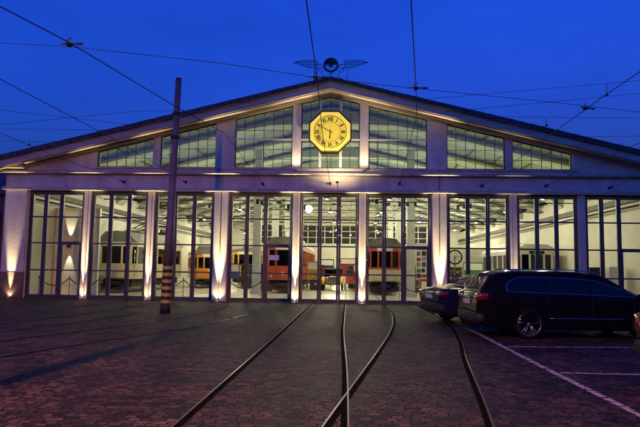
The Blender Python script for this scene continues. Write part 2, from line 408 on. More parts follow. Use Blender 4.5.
# gates
bays = []   # (x0,x1,fractions,door?)
EQ = [0, .333, .667, 1]; WD = [0, .275, .575, 1]
for a, b, fr, door in ((-13.46,-10.93,WD,1),(-10.63,-8.05,EQ,0),(-7.75,-5.08,EQ,0),(-4.42,-1.59,WD,1),(-1.29,1.29,EQ,0),(1.59,4.42,WD,1),(5.08,7.75,EQ,0),(8.05,10.63,EQ,0),(10.93,13.46,WD,1)):
    hd = MB(); hd.box(a, b, .10, .24, 4.70, 4.80); hd.box(a, a+.05, .10, .24, 0, 4.70); hd.box(b-.05, b, .10, .24, 0, 4.70); hd.build('gate_surround', M['frame'], bld)
    A, B = a+.055, b-.055
    for i in range(3):
        x0 = lerp(A, B, fr[i])+.004; x1 = lerp(A, B, fr[i+1])-.004
        f = MB(); st = .085
        f.box(x0, x0+st, .12, .20, .03, 4.69); f.box(x1-st, x1, .12, .20, .03, 4.69)
        isdoor = door and i == 2
        for z0, z1 in ((.03,.17),(1.22,1.28),(2.38 if isdoor else 2.42, 2.52 if isdoor else 2.48),(3.59,3.65),(4.62,4.69)):
            f.box(x0+st, x1-st, .125, .195, z0, z1)
        lf = f.build('gate_leaf', M['frame'], bld)
        pn = MB()
        for z0, z1 in ((.17,1.22),(1.28,2.38 if isdoor else 2.42),(2.48 if not isdoor else 2.52,3.59),(3.65,4.62)):
            pn.add([(x0+st,.16,z0),(x1-st,.16,z0),(x1-st,.16,z1),(x0+st,.16,z1)], [(0,1,2,3)])
        pn.build('glazing', M['glass'], lf)
        h = MB(); hx = x0+st/2 if not isdoor else x1-st/2
        h.tube([(hx,.12,1.0),(hx,.06,1.0),(hx,.06,1.22),(hx,.12,1.22)], .012, 6); h.build('pull_handle', M['steel'], lf)
        if isdoor:
            for xa in (x0+st, x1-st-.045):
                h = MB(); h.box(xa, xa+.045, .117, .203, .172, 2.378); h.build('wicket_door_stile', M['frame'], lf)

# hall interior
h = MB()
h.box(-14.2,-13.9,.42,44,0,5.9); h.build('side_wall', M['hallwall'], bld)
h = MB(); h.box(13.9,14.2,.42,44,0,5.9); h.build('side_wall', M['hallwall'], bld)
h = MB(); # back wall with opening band
h.box(-13.9,13.9,44.0,44.3,0,4.3); h.prism_y([(-13.9,4.3),(-10,4.3),(-10,rz(10,9.55)),(-13.9,rz(13.9,9.55))],44.0,44.3); h.prism_y([(10,4.3),(13.9,4.3),(13.9,rz(13.9,9.55)),(10,rz(10,9.55))],44.0,44.3)
h.prism_y([(-10,6.6),(0,6.6),(0,9.55),(-10,rz(10,9.55))],44.0,44.3); h.prism_y([(0,6.6),(10,6.6),(10,rz(10,9.55)),(0,9.55)],44.0,44.3)
h.build('back_wall', M['hallwall'], bld)
h = MB()
for i in range(21): h.box(-10+i-.05, -10+i+.05, 43.98, 44.05, 4.3, 6.6)
for z in (4.35, 5.1, 5.85, 6.55): h.box(-10,10,43.99,44.04,z-.04,z+.04)
fb = h.build('back_window', M['hallwall'], bld)
h = MB(); h.box(-10,10,44.1,44.15,4.3,6.6); h.build('pane', M['black'], fb)
b = MB()
for s in (-1,1):
    pl = [(0,9.56),(s*13.9,rz(13.9,9.56)),(s*13.9,rz(13.9,9.50)),(0,9.50)]
    b.prism_y(pl if s < 0 else pl[::-1], .42, 44)
b.build('hall_ceiling', M['ceiling'], bld)
# longitudinal purlins
b = MB(); b2 = MB()
for k in range(-9, 10):
    x = k*1.45 + (.0 if k else 0.02)
    z = rz(x, 9.50)
    (b if abs(x) < 6 else b2).box(x-.03, x+.03, .43, 43.9, z-.08, z-.01)
b.build('purlins', M['ceiling'], bld); b2.build('side_purlins', M['steel'], bld)
for s in (-1,1):
    b = MB(); b.box(s*13.75-.14, s*13.75+.14, .43, 43.9, 4.72, 4.98); b.box(s*11.2-.06, s*11.2+.06, .43, 43.9, 5.55, 5.72)
    b.tube([(s*13.45,.6,4.45),(s*13.45,43,4.45)], .05, 6)
    b.build('crane_rail_beam', M['darksteel'], bld)
# arched ribs
def arch(y):
    b = MB(); n = 28; lo = []; up = []
    for i in range(n+1):
        x = lerp(-13.88, 13.88, i/n); u = abs(x)/13.88
        zt = rz(x, 9.30); zb = 5.35 + 3.1*math.sqrt(max(0, 1-u**2.2))
        zb = min(zb, zt-.12); lo.append((x, zb)); up.append((x, zt))
    for i in range(n):
        b.add([(lo[i][0],y,lo[i][1]),(lo[i+1][0],y,lo[i+1][1]),(up[i+1][0],y,up[i+1][1]),(up[i][0],y,up[i][1]),
               (lo[i][0],y+1.1,lo[i][1]),(lo[i+1][0],y+1.1,lo[i+1][1]),(up[i+1][0],y+1.1,up[i+1][1]),(up[i][0],y+1.1,up[i][1])],
              [(0,1,2,3),(7,6,5,4),(0,4,5,1)])
    b.build('arched_rib', M['rib'], bld)
for y in (2.4, 6.6, 10.8, 15.0, 19.2, 23.4, 27.6, 31.8, 36): arch(y)
# tie trusses
for y in (3.35, 8.75, 14.15, 19.55, 24.95, 30.35):
    b = MB(); b.tube([(-13.8,y,5.42),(13.8,y,5.42)], .035, 6)
    b.tube([(-13.8,y,5.78),(13.8,y,5.78)], .025, 6)
    for k in range(-13, 13): b.tube([(k,y,5.42),(k+.5,y,5.78),(k+1,y,5.42)], .014, 5)
    b.build('tie_truss', M['darksteel'], bld)
# columns
for s, in ((-1,),(1,)):
    for y in (7.4, 15.4, 23.4, 31.4):
        c = MB(); c.box(s*4.3-.30, s*4.3+.30, y-.25, y+.25, .02, .22); c.box(s*4.3-.22, s*4.3+.22, y-.2, y+.2, .22, 6.0)
        c.box(s*4.3-.34, s*4.3+.34, y-.3, y+1.1, 6.0, 6.25); c.box(s*4.3-.2, s*4.3+.2, y-.18, y+.18, 6.25, 8.35)
        c.build('column', M['column'], bld)
fl = MB(); fl.box(-13.9, 13.9, .30, 44, -.05, .02); struct(fl.build('hall_floor', M['floor']))
for x in (-.72,.72,-2.35,-3.8,2.35,3.8,-5.7,-7.1,5.7,7.1,-8.9,-10.3):
    r = MB(); r.box(x-.03, x+.03, .31, 40, .018, .026); struct(r.build('hall_rail', M['steel']))
# partition wall on the right side of the hall
pw = MB(); pw.box(5.6, 13.85, 20.0, 20.2, .02, 3.2); tag(pw.build('display_partition', M['hallwall']), 'low white display partition across the right half of the hall', 'partition')

# neighbouring building
nb = thing('neighbouring_house', 'low brown brick outbuilding with dark tiled roof at left edge beside the depot', 'building', (-20.3,6,0))
b = MB(); b.box(-5.2,5.3,-5,5,0,4.7); b.build('wall', M['brick'], nb)
b = MB(); b.prism_x([(-5.4,4.68),(-5.4,4.8),(0,6.6),(5.4,4.8),(5.4,4.68)], -5.4, 5.4); b.build('roof', M['brick'], nb)
b = MB(); b.box(3.6,5.0,-5.04,-5.0,0,3.9); b.build('door', M['black'], nb)

# ------------------------------------------------------------------ clock
clk = thing('octagonal_clock', 'illuminated yellow octagonal clock with roman numerals hanging in the gable', 'clock', (0.0,-.30,7.43))
def octa(r, cx=0, cz=0): return [(cx + r/math.cos(PI/8)*math.cos(PI/8+k*PI/4), cz + r/math.cos(PI/8)*math.sin(PI/8+k*PI/4)) for k in range(8)]
c = MB(); c.prism_y(octa(.90), -.055, .16); c.build('case', M['black'], clk)
c = MB()
o1, o2 = octa(.93), octa(.875)
for k in range(8):
    j = (k+1) % 8; c.prism_y([o1[k], o1[j], o2[j], o2[k]][::-1], -.10, -.056)
c.build('rim', M['black'], clk)
def facemat():
    m = bpy.data.materials.new('clock_face_backlit'); m.use_nodes = True; N = m.node_tree.nodes; L = m.node_tree.links; b = N['Principled BSDF']
    b.inputs['Base Color'].default_value = (.30,.22,.05,1); b.inputs['Roughness'].default_value = .5
    tc = N.new('ShaderNodeTexCoord'); nz = N.new('ShaderNodeTexNoise'); nz.inputs['Scale'].default_value = 2.5; L.new(tc.outputs['Object'], nz.inputs['Vector'])
    r = N.new('ShaderNodeValToRGB'); r.color_ramp.elements[0].color = (.62,.42,.01,1); r.color_ramp.elements[1].color = (.95,.70,.03,1); L.new(nz.outputs['Fac'], r.inputs[0])
    L.new(r.outputs[0], b.inputs['Emission Color']); b.inputs['Emission Strength'].default_value = .9
    return m
M['face'] = facemat()
c = MB(); c.prism_y(octa(.872), -.058, -.0551); c.build('face', emis('clock_margin_backlit', (.90,.62,.07), .75), clk)
c = MB(); c.prism_y([(.712*math.cos(2*PI*k/64), .712*math.sin(2*PI*k/64)) for k in range(64)], -.0608, -.0582); c.build('dial', M['face'], clk)
M['ink'] = mat('clock_ink', (.05,.03,.01), .6)
def ring(mb, r0, r1, y0, y1, n=48):
    for k in range(n):
        a, b_ = 2*PI*k/n, 2*PI*(k+1)/n
        mb.prism_y([(r1*math.cos(a), r1*math.sin(a)), (r1*math.cos(b_), r1*math.sin(b_)), (r0*math.cos(b_), r0*math.sin(b_)), (r0*math.cos(a), r0*math.sin(a))], y0, y1)
c = MB(); ring(c, .425, .437, -.066, -.061); c.build('inner_ring', M['ink'], clk)
c = MB(); ring(c, .700, .722, -.066, -.061)
for k in range(60):
    a = 2*PI*k/60; r0, r1 = (.655,.700) if k % 5 == 0 else (.68,.700); t = .006 if k % 5 == 0 else .003
    d = Vector((math.sin(a), math.cos(a))); n_ = Vector((d.y, -d.x))*t
    c.prism_y([tuple(d*r0-n_), tuple(d*r0+n_), tuple(d*r1+n_), tuple(d*r1-n_)], -.066, -.061)
for k in range(12):
    a = 2*PI*(k+.5)/12; d = Vector((math.sin(a), math.cos(a))); n_ = Vector((d.y, -d.x))*.004
    c.prism_y([tuple(d*.43-n_), tuple(d*.43+n_), tuple(d*.70+n_), tuple(d*.70-n_)], -.066, -.061)
c.build('dial_ring', M['ink'], clk)
for k, t in enumerate(['XII','I','II','III','IV','V','VI','VII','VIII','IX','X','XI']):
    cu = bpy.data.curves.new('num', 'FONT'); cu.body = t; cu.size = .24; cu.align_x = 'CENTER'; cu.align_y = 'CENTER'; cu.extrude = .003; cu.offset = .011
    to = bpy.data.objects.new('num', cu); COL.objects.link(to); bpy.context.view_layer.update()
    me = bpy.data.meshes.new_from_object(to.evaluated_get(bpy.context.evaluated_depsgraph_get())); bpy.data.objects.remove(to)
    o = bpy.data.objects.new('numeral', me); COL.objects.link(o); me.materials.clear(); me.materials.append(M['ink']); o.parent = clk
    a = 2*PI*k/12
    o.matrix_local = Matrix.Translation((.555*math.sin(a), -.064, .555*math.cos(a))) @ Matrix.Rotation(a, 4, 'Y') @ Matrix.Rotation(PI/2, 4, 'X') @ Matrix.Diagonal((.8,1,1,1))
def hand(ang, L, wd, back, name, y):
    d = Vector((math.sin(ang), math.cos(ang))); n_ = Vector((d.y, -d.x))
    c = MB(); c.prism_y([tuple(-d*back-n_*wd*.6), tuple(-d*back+n_*wd*.6), tuple(d*L*.75+n_*wd), tuple(d*L), tuple(d*L*.75-n_*wd)], y, y+.006); c.build(name, M['black'], clk)
hand(math.radians(300), .52, .016, .14, 'minute_hand', -.082); hand(math.radians(175+8), .36, .026, .10, 'hour_hand', -.074)
c = MB(); c.lathe([(0,-.09),(.035,-.09),(.035,-.066)], n=16, axis='y'); c.build('hub', M['black'], clk)
c = MB(); c.box(-.38,.38,-.02,.28,-.99,-.92); c.box(-.06,.06,.16,.32,-.6,.6); c.build('bracket', M['iron'], clk)

# ------------------------------------------------------------------ winged wheel on the ridge
em = thing('winged_wheel_emblem', 'black iron winged wheel emblem standing on the roof apex', 'emblem', (0,-.62,9.72))
c = MB(); ring(c, .25, .325, -.03, .03, 40)
for k in range(len(c.v)): x, y, z = c.v[k]; c.v[k] = (x, y, z+.60)
for a in range(8):
    t = a*PI/4+.2; c.tube([(.06*math.cos(t),0,.6+.06*math.sin(t)),(.26*math.cos(t),0,.6+.26*math.sin(t))], .014, 6)
c.lathe([(0,-.05),(.07,-.05),(.07,.05),(0,.05)], (0,0,.6), 14, 'y'); c.build('wheel', M['iron'], em)
c = MB(); c.prism_y([(-.24,.62),(.24,.62)]+[(.24*math.cos(t*PI/10), .62+.24*math.sin(t*PI/10)) for t in range(1,10)], -.02, .02); c.build('wheel_hub_plate', M['iron'], em)
for s in (-1,1):
    c = MB(); r = .016
    feathers = [(.78,1.55,.30),(.72,1.45,.24),(.66,1.32,.18),(.60,1.15,.12)]
    c.tube([(s*.34,0,.50),(s*.55,0,.42),(s*.62,0,.60),(s*.60,0,.80)], r, 6)
    c.tube([(s*.60,0,.80),(s*1.30,0,.80),(s*1.62,0,.70)], r, 6)
    c.tube([(s*.58,0,.70),(s*1.20,0,.71),(s*1.62,0,.70)], r*.8, 6)
    c.tube([(s*.60,0,.62),(s*1.15,0,.62),(s*1.42,0,.64),(s*1.5,0,.7)], r*.8, 6)
    c.tube([(s*.58,0,.54),(s*.95,0,.54),(s*1.22,0,.56),(s*1.3,0,.63)], r*.8, 6)
    c.tube([(s*.50,0,.46),(s*.80,0,.47),(s*1.02,0,.50),(s*1.08,0,.56)], r*.8, 6)
    for x in (.72,.84,.96,1.08,1.20,1.32): c.tube([(s*x,0,.80),(s*(x+.05),0,.70),(s*x,0,.63)], r*.6, 5)
    c.tube([(s*.32,0,.55),(s*.45,0,.62),(s*.60,0,.64)], r, 6)
    c.build('wing', M['iron'], em)
    c = MB(); c.tube([(s*.25,0,.42),(s*.42,0,.28),(s*.30,0,.12),(s*.5,0,-.02)], .015, 6); c.tube([(s*.72,0,.46),(s*.72,0,-.1)], .013, 6); c.tube([(s*.42,0,.28),(s*.60,0,.40)], .012, 6); c.build('scroll_bracket', M['iron'], em)
c = MB(); c.tube([(0,0,-.05),(0,0,.30)], .022, 6); c.build('post', M['iron'], em)

# ------------------------------------------------------------------ overhead wires
def wire(name, pts, r, label, cat='wire', group=None, sag=0):
    P = []
    for (a, b_) in zip(pts, pts[1:]):
        n = 10
        for i in range(n): t = i/n; q = Vector(a).lerp(Vector(b_), t); q.z -= sag*4*t*(1-t); P.append(q)
    P.append(Vector(pts[-1])); m = MB(); m.tube(P, r, 6); return tag(m.build(name, M['wire']), label, cat, group)
GA = 'wire anchors on the depot front'
hooks = {'h1':(-2.94,5.16),'h2':(-6.38,5.22),'h3':(-9.15,5.20),'h4':(.02,5.19),'h5':(3.03,5.21),'h6':(6.56,5.15),'h7':(9.29,5.17),'h8':(11.95,5.11)}
hl = {'h1':'above the fourth gate from the left','h2':'above the third gate from the left','h3':'above the second gate from the left','h4':'above the central gate under the clock','h5':'above the gate right of the centre','h6':'above the gate over the parked cars','h7':'above the second gate from the right','h8':'above the rightmost gate'}
dirs = {'h1':(-.02,-1),'h2':(0,-1),'h3':(-.05,-1),'h4':(0,-1),'h5':(-.06,-1),'h6':(0,-1),'h7':(0,-1),'h8':(0,-1)}
for k, (x, z) in hooks.items():
    a = thing('wire_anchor', 'dark insulated wire anchor '+hl[k], 'wire anchor', (x, 0, z), 0, GA)
    d = MB(); d.box(-.045,.045,-.03,0,-.06,.06); d.tube([(0,-.03,0),(0,-.25,.0)], .018, 6); d.build('bracket', M['iron'], a)
    d = MB(); d.lathe([(0,-.25),(.03,-.26),(.04,-.30),(.025,-.33),(.04,-.36),(.03,-.40),(0,-.42)], n=12, axis='y'); d.build('insulator', M['iron'], a)
HP = lambda k: (hooks[k][0], -.42, hooks[k][1])
TW = 'trolley wires over the yard'
wire('trolley_wire', [HP('h1'),(-2.88,-8.31,5.5),(-3.54,-11.38,5.5),(-4.28,-15.3,5.56),(-6.3,-23,5.55),(-7.5,-28,5.55)], .010, 'trolley wire bending left from the fourth gate across the mast top', 'wire', TW)
wire('trolley_wire', [HP('h2'),(-6.53,-7.69,5.45),(-6.7,-13.5,5.48),(-6.9,-25,5.55)], .009, 'trolley wire running to the anchor above the third gate', 'wire', TW)
wire('trolley_wire', [HP('h3'),(-9.9,-4.79,5.45),(-9.8,-9,5.48),(-9.8,-25,5.55)], .009, 'lowest left trolley wire running to the anchor above the second gate', 'wire', TW)
wire('trolley_wire', [HP('h4'),(.06,-9,5.45),(.15,-13.3,5.55),(.19,-17.2,5.5),(.25,-34,5.5)], .010, 'trolley wire rising straight up the middle across the clock', 'wire', TW)
wire('trolley_wire', [HP('h5'),(2.55,-10.77,5.45),(2.32,-12.6,5.55),(1.73,-17.15,5.5),(.6,-26,5.5)], .010, 'trolley wire rising right of the clock to the top edge', 'wire', TW)
wire('trolley_wire', [HP('h6'),(6.7,-7.95,5.48),(6.6,-12.1,5.5),(6.65,-25,5.55)], .010, 'trolley wire descending from the right edge to the anchor over the cars', 'wire', TW)
wire('trolley_wire', [HP('h7'),(9.64,-7.45,5.45),(9.8,-20,5.5)], .009, 'trolley wire to the second gate from the right', 'wire', TW)
wire('trolley_wire', [HP('h8'),(12.1,-5,5.35),(12.4,-12,5.5)], .009, 'short visible trolley wire at the rightmost gate', 'wire', TW)
SW = 'span wires across the yard'
wire('span_wire', [(-14,-16.2,5.7),(-4.42,-15.0,5.6),(-1.78,-14.1,5.6),(.1,-13.2,5.6),(2.35,-12.4,5.6),(5.8,-11.3,5.6),(8.2,-10.44,5.6),(16,-8,5.9)], .006, 'long span wire crossing the whole sky above the gable', 'wire', SW)
import mathutils
CAMP = Vector((.8624,-25.4556,1.5317))
wire('span_wire', [(3.0,-6.6,7.03),(9.08,-6.6,7.57),(13,-6.6,7.98)], .006, 'upper span wire right of the gable', 'wire', SW, .0)
wire('span_wire', [(4.0,-6.3,6.72),(8.11,-6.3,7.12),(13,-6.3,7.63)], .006, 'middle span wire right of the gable', 'wire', SW, .0)
wire('span_wire', [(5.6,-6.3,6.55),(13,-6.3,6.50)], .006, 'level span wire close to the right roof slope', 'wire', SW)
wire('span_wire', [(8.0,-6.0,5.95),(13,-6.0,6.05)], .006, 'lowest short span wire at the right edge', 'wire', SW)
wire('span_wire', [(-4.95,-6.6,6.66),(-6.4,-6.6,6.63),(-11,-6.6,6.15),(-18,-6.6,5.6)], .006, 'span wire leaving the striped mast to the left edge', 'wire', SW, .0)
wire('span_wire', [(-6.6,-5.5,6.42),(-11.64,-5.5,6.97),(-18,-5.5,7.6)], .006, 'upper thin span wire falling toward the left roof slope', 'wire', SW)
wire('span_wire', [(-7.6,-5.5,6.25),(-11.6,-5.5,6.28),(-18,-5.5,6.3)], .006, 'level thin span wire at the left edge', 'wire', SW)
wire('span_wire', [(-9.4,-5.5,5.82),(-11.57,-5.5,5.84),(-18,-5.5,5.9)], .006, 'lowest thin span wire at the left edge', 'wire', SW)
for (p, lab) in (((-4.36,-15.15,5.59),'black wire clamp on the crossing at upper left'),((.12,-13.25,5.58),'black wire clamp beside the winged wheel emblem'),((2.33,-12.5,5.58),'black wire clamp right of the gable peak'),((6.62,-11.1,5.52),'black wire clamp on the crossing at right')):
    t = thing('wire_clamp', lab, 'wire clamp', p, random.uniform(-.4,.4), 'wire clamps at the crossings')
    d = MB(); d.blob((0,0,-.01),(.09,.16,.07),.6); d.box(-.16,.16,-.012,.012,-.006,.016); d.build('clamp_body', M['iron'], t)
    d = MB(); d.tube([(-.05,0,.02),(-.02,0,.10),(.04,0,.11)], .010, 6); d.build('hanger', M['iron'], t); d = MB(); d.tube([(.16,0,0),(.26,0,.0)], .022, 8); d.build('turnbuckle', M['iron'], t)
for (p, lab, q) in (((-10.5,-5.5,5.70),'small hanging insulator above the left roof edge',.13),((9.1,-6.6,7.20),'small insulator hanging from the upper span wire at right',.38),((7.27,-6.3,6.27),'small insulator hanging from the level span wire at right',.25)):
    m = MB(); m.tube([(p[0],p[1],p[2]),(p[0],p[1],p[2]+q)], .009, 6); m.blob((p[0],p[1],p[2]),(.10,.05,.06),.6); tag(m.build('insulator', M['iron']), lab, 'insulator', 'hanging insulators')

# ------------------------------------------------------------------ masts
def mast(loc, top, r0, r1, label, striped=True, group='tram masts'):
    t = thing('tram_mast', label, 'mast', loc, 0, group); H = top[2]
    P = lambda z: (top[0]*z/H, top[1]*z/H, z); R = lambda z: lerp(r0, r1, z/H)
    z0 = 1.62 if striped else 0
    d = MB(); d.tube([P(z0), P(z0+1.2), P(z0+1.21), P(5.2), P(5.21), P(H)], [R(z0)*.98, R(z0+1.2)*.96, R(z0+1.2)*.92, R(5.2)*.92, R(5.2)*.86, R(H)], 20); d.build('pole', M['mast'], t)
    if striped:
        z = 0; bands = [(.0,.32,'black')]; z = .32
        for k in range(12): bands.append((z, z+.1085, 'yellow' if k % 2 == 0 else 'black')); z += .1085
        for a, b_, c_ in bands:
            e = MB(); e.tube([P(a), P(b_)], [R(a)*1.02, R(b_)*1.02], 20, caps=(a == 0)); e.build('painted_band', M[c_], t)
    c = MB(); c.tube([P(H), P(H+.06)], [R(H)*1.1, R(H)*.8], 16); c.build('cap', M['iron'], t)
    for z in (6.55, 5.75):
        c = MB(); c.tube([P(z-.05), P(z+.05)], [R(z)*1.12]*2, 16); c.box(P(z)[0]-.16,P(z)[0]+.16,-.02,.02,z-.02,z+.02); c.build('clamp_ring', M['iron'], t)
    return t
mast((-5.03,-6.59,0), (.15,0,7.71), .165, .098, 'tall grey tram mast with black and yellow striped foot before the third gate')
mast((-4.02,-22.6,0), (0,0,7.7), .12, .09, 'grey tram mast out in the yard at left', False)

# ------------------------------------------------------------------ ground spotlights
def spot(x, y, power, label, size=20, tilt=4.1, rgb=(1,.79,.42), blend=.9, tx=0):
    t = thing('ground_spotlight', label, 'spotlight', (x, y, 0), 0, 'ground spotlights along the depot front')
    d = MB(); d.lathe([(.0,.006),(.11,.008),(.13,.02),(.13,.035),(.10,.045),(.09,.035)], n=20); d.build('housing', M['steel'], t)
    d = MB(); d.lathe([(0,.036),(.045,.038),(.09,.036)], n=20); d.build('lens', M['lens'], t)
    L = bpy.data.lights.new('spot_beam', 'SPOT'); L.energy = power*26; L.color = rgb; L.spot_size = math.radians(size); L.spot_blend = blend; L.shadow_soft_size = .04
    lo = bpy.data.objects.new('spot_beam', L); COL.objects.link(lo); lo.parent = t; lo.location = (0,0,.06); lo.rotation_euler = (PI - math.radians(tilt), math.radians(tx), 0)
    L = bpy.data.lights.new('spot_spill', 'SPOT'); L.energy = power*.27; L.color = rgb; L.spot_size = math.radians(110); L.spot_blend = 1; L.shadow_soft_size = .04
    lo = bpy.data.objects.new('spot_spill', L); COL.objects.link(lo); lo.parent = t; lo.location = (0,.04,.06); lo.rotation_euler = (PI - math.radians(14), 0, 0)
WARM = (1,.80,.50)
spots = [(-14.0,-.26,150,'at the foot of the left end pilaster'),(-10.78,-.26,150,'at the post between first and second gates'),(-7.9,-.26,150,'at the post between second and third gates'),
 (-4.75,-.30,240,'at the pilaster right of the striped mast'),(-1.44,-.26,220,'at the post left of the central gate'),(1.44,-.26,220,'at the post right of the central gate'),
 (4.75,-.30,240,'at the pilaster behind the dark saloon car'),(7.9,-.26,50,'at the post hidden behind the black estate car')]
for x, y, p, lab in spots: spot(x, y, p, 'bright round ground spotlight '+lab)

# gable floodlights standing on the upper ledge
for x in (-1.5, 1.5):
    t = thing('gable_floodlight', 'small floodlight on the ledge at the %s foot of the clock window' % ('left' if x < 0 else 'right'), 'floodlight', (x,-.20,5.70), 0, 'floodlights under the clock')
    d = MB(); d.blob((0,0,.05),(.16,.09,.07),.5); d.build('housing', M['steel'], t)
    L = bpy.data.lights.new('flood_beam', 'SPOT'); L.energy = 95; L.color = (1,.76,.46); L.spot_size = math.radians(115); L.spot_blend = 1; L.shadow_soft_size = .08
    lo = bpy.data.objects.new('flood_beam', L); COL.objects.link(lo); lo.parent = t; lo.location = (0,-.15,.10); lo.rotation_euler = (PI-math.radians(8),0,0)

t = thing('arm_floodlight', 'floodlight on a short arm below the clock at the middle of the frieze', 'floodlight', (0.35,0,5.0), 0)
d = MB(); d.tube([(0,0,0),(0,-.7,.02),(0,-1.2,.06)], .016, 6); d.build('arm', M['iron'], t)
d = MB(); d.blob((0,-1.27,.08),(.14,.10,.07),.5); d.build('housing', M['iron'], t)
L = bpy.data.lights.new('arm_flood', 'SPOT'); L.energy = 380; L.color = (1,.76,.44); L.spot_size = math.radians(150); L.spot_blend = 1; L.shadow_soft_size = .06
lo = bpy.data.objects.new('arm_flood', L); COL.objects.link(lo); lo.parent = t; lo.location = (0,-1.27,.15); lo.rotation_euler = (PI-math.radians(30),0,0)

# ------------------------------------------------------------------ pendant lamps
def pendant(x, y, z, label, power=0, r=.11, globe=True, group='pendant lamps in the hall', top=None):
    t = thing('pendant_lamp', label, 'lamp', (x, y, z), 0, group)
    top = (rz(x, 9.3) if top is None else top) - z
    d = MB(); d.tube([(0,0,r*.9),(0,0,top)], .012, 5); d.build('cord', M['iron'], t)
    d = MB()
    if globe: d.lathe([(0.001,-r)]+[(r*math.cos(a*PI/12), r*math.sin(a*PI/12)) for a in range(-5,6)]+[(0.001,r)], n=16); d.build('bulb', M['globe'], t)
    else:
        d.lathe([(.0,-.02),(r*.5,-.03),(r*.75,0)], n=14); d.build('bulb', M['bulb'], t)
        d = MB(); d.lathe([(r*1.5,0),(r*1.1,.09),(r*.4,.16),(r*.3,.26),(0.001,.27)], n=18); d.build('shade', M['steel'], t)
    if power:
        L = bpy.data.lights.new('lamp_light', 'POINT'); L.energy = power; L.color = (1,.91,.60); L.shadow_soft_size = .25
        lo = bpy.data.objects.new('lamp_light', L); COL.objects.link(lo); lo.parent = t; lo.location = (0,0,-.3)
pendant(-1.32, 6.0, 4.68, 'large bright globe lamp behind upper left pane of the central gate', 150, .20)
for j, y in enumerate((4.5, 11.5, 20, 29, 38)):
    for x in (-10.5, -6.1, -.3, 2.9, 6.3, 10.6):
        if j > 2 and x in (-6.1, 2.9): continue
        pendant(x, y, 5.15 if abs(x) > 5 else 5.05, 'small bright shaded lamp hanging in a row under the hall roof', (45 if abs(x) < 6.2 else 120) if j == 0 else (220 if abs(x) > 6.2 else 380) if j < 3 else 480, .10, False)
for (x, y, z) in ((.35,7,4.85),(.2,12,4.3),(1.4,14,4.6),(-2.4,12,4.75),(-2.9,15,4.4),(2.6,10,4.75),(2.8,16,4.2),(-.5,18,4.2),(1.0,24,4.3),(3.2,22,4.4)):
    pendant(x, y, z, 'small bright shaded lamp hanging in a row under the hall roof', 0, .09, False)

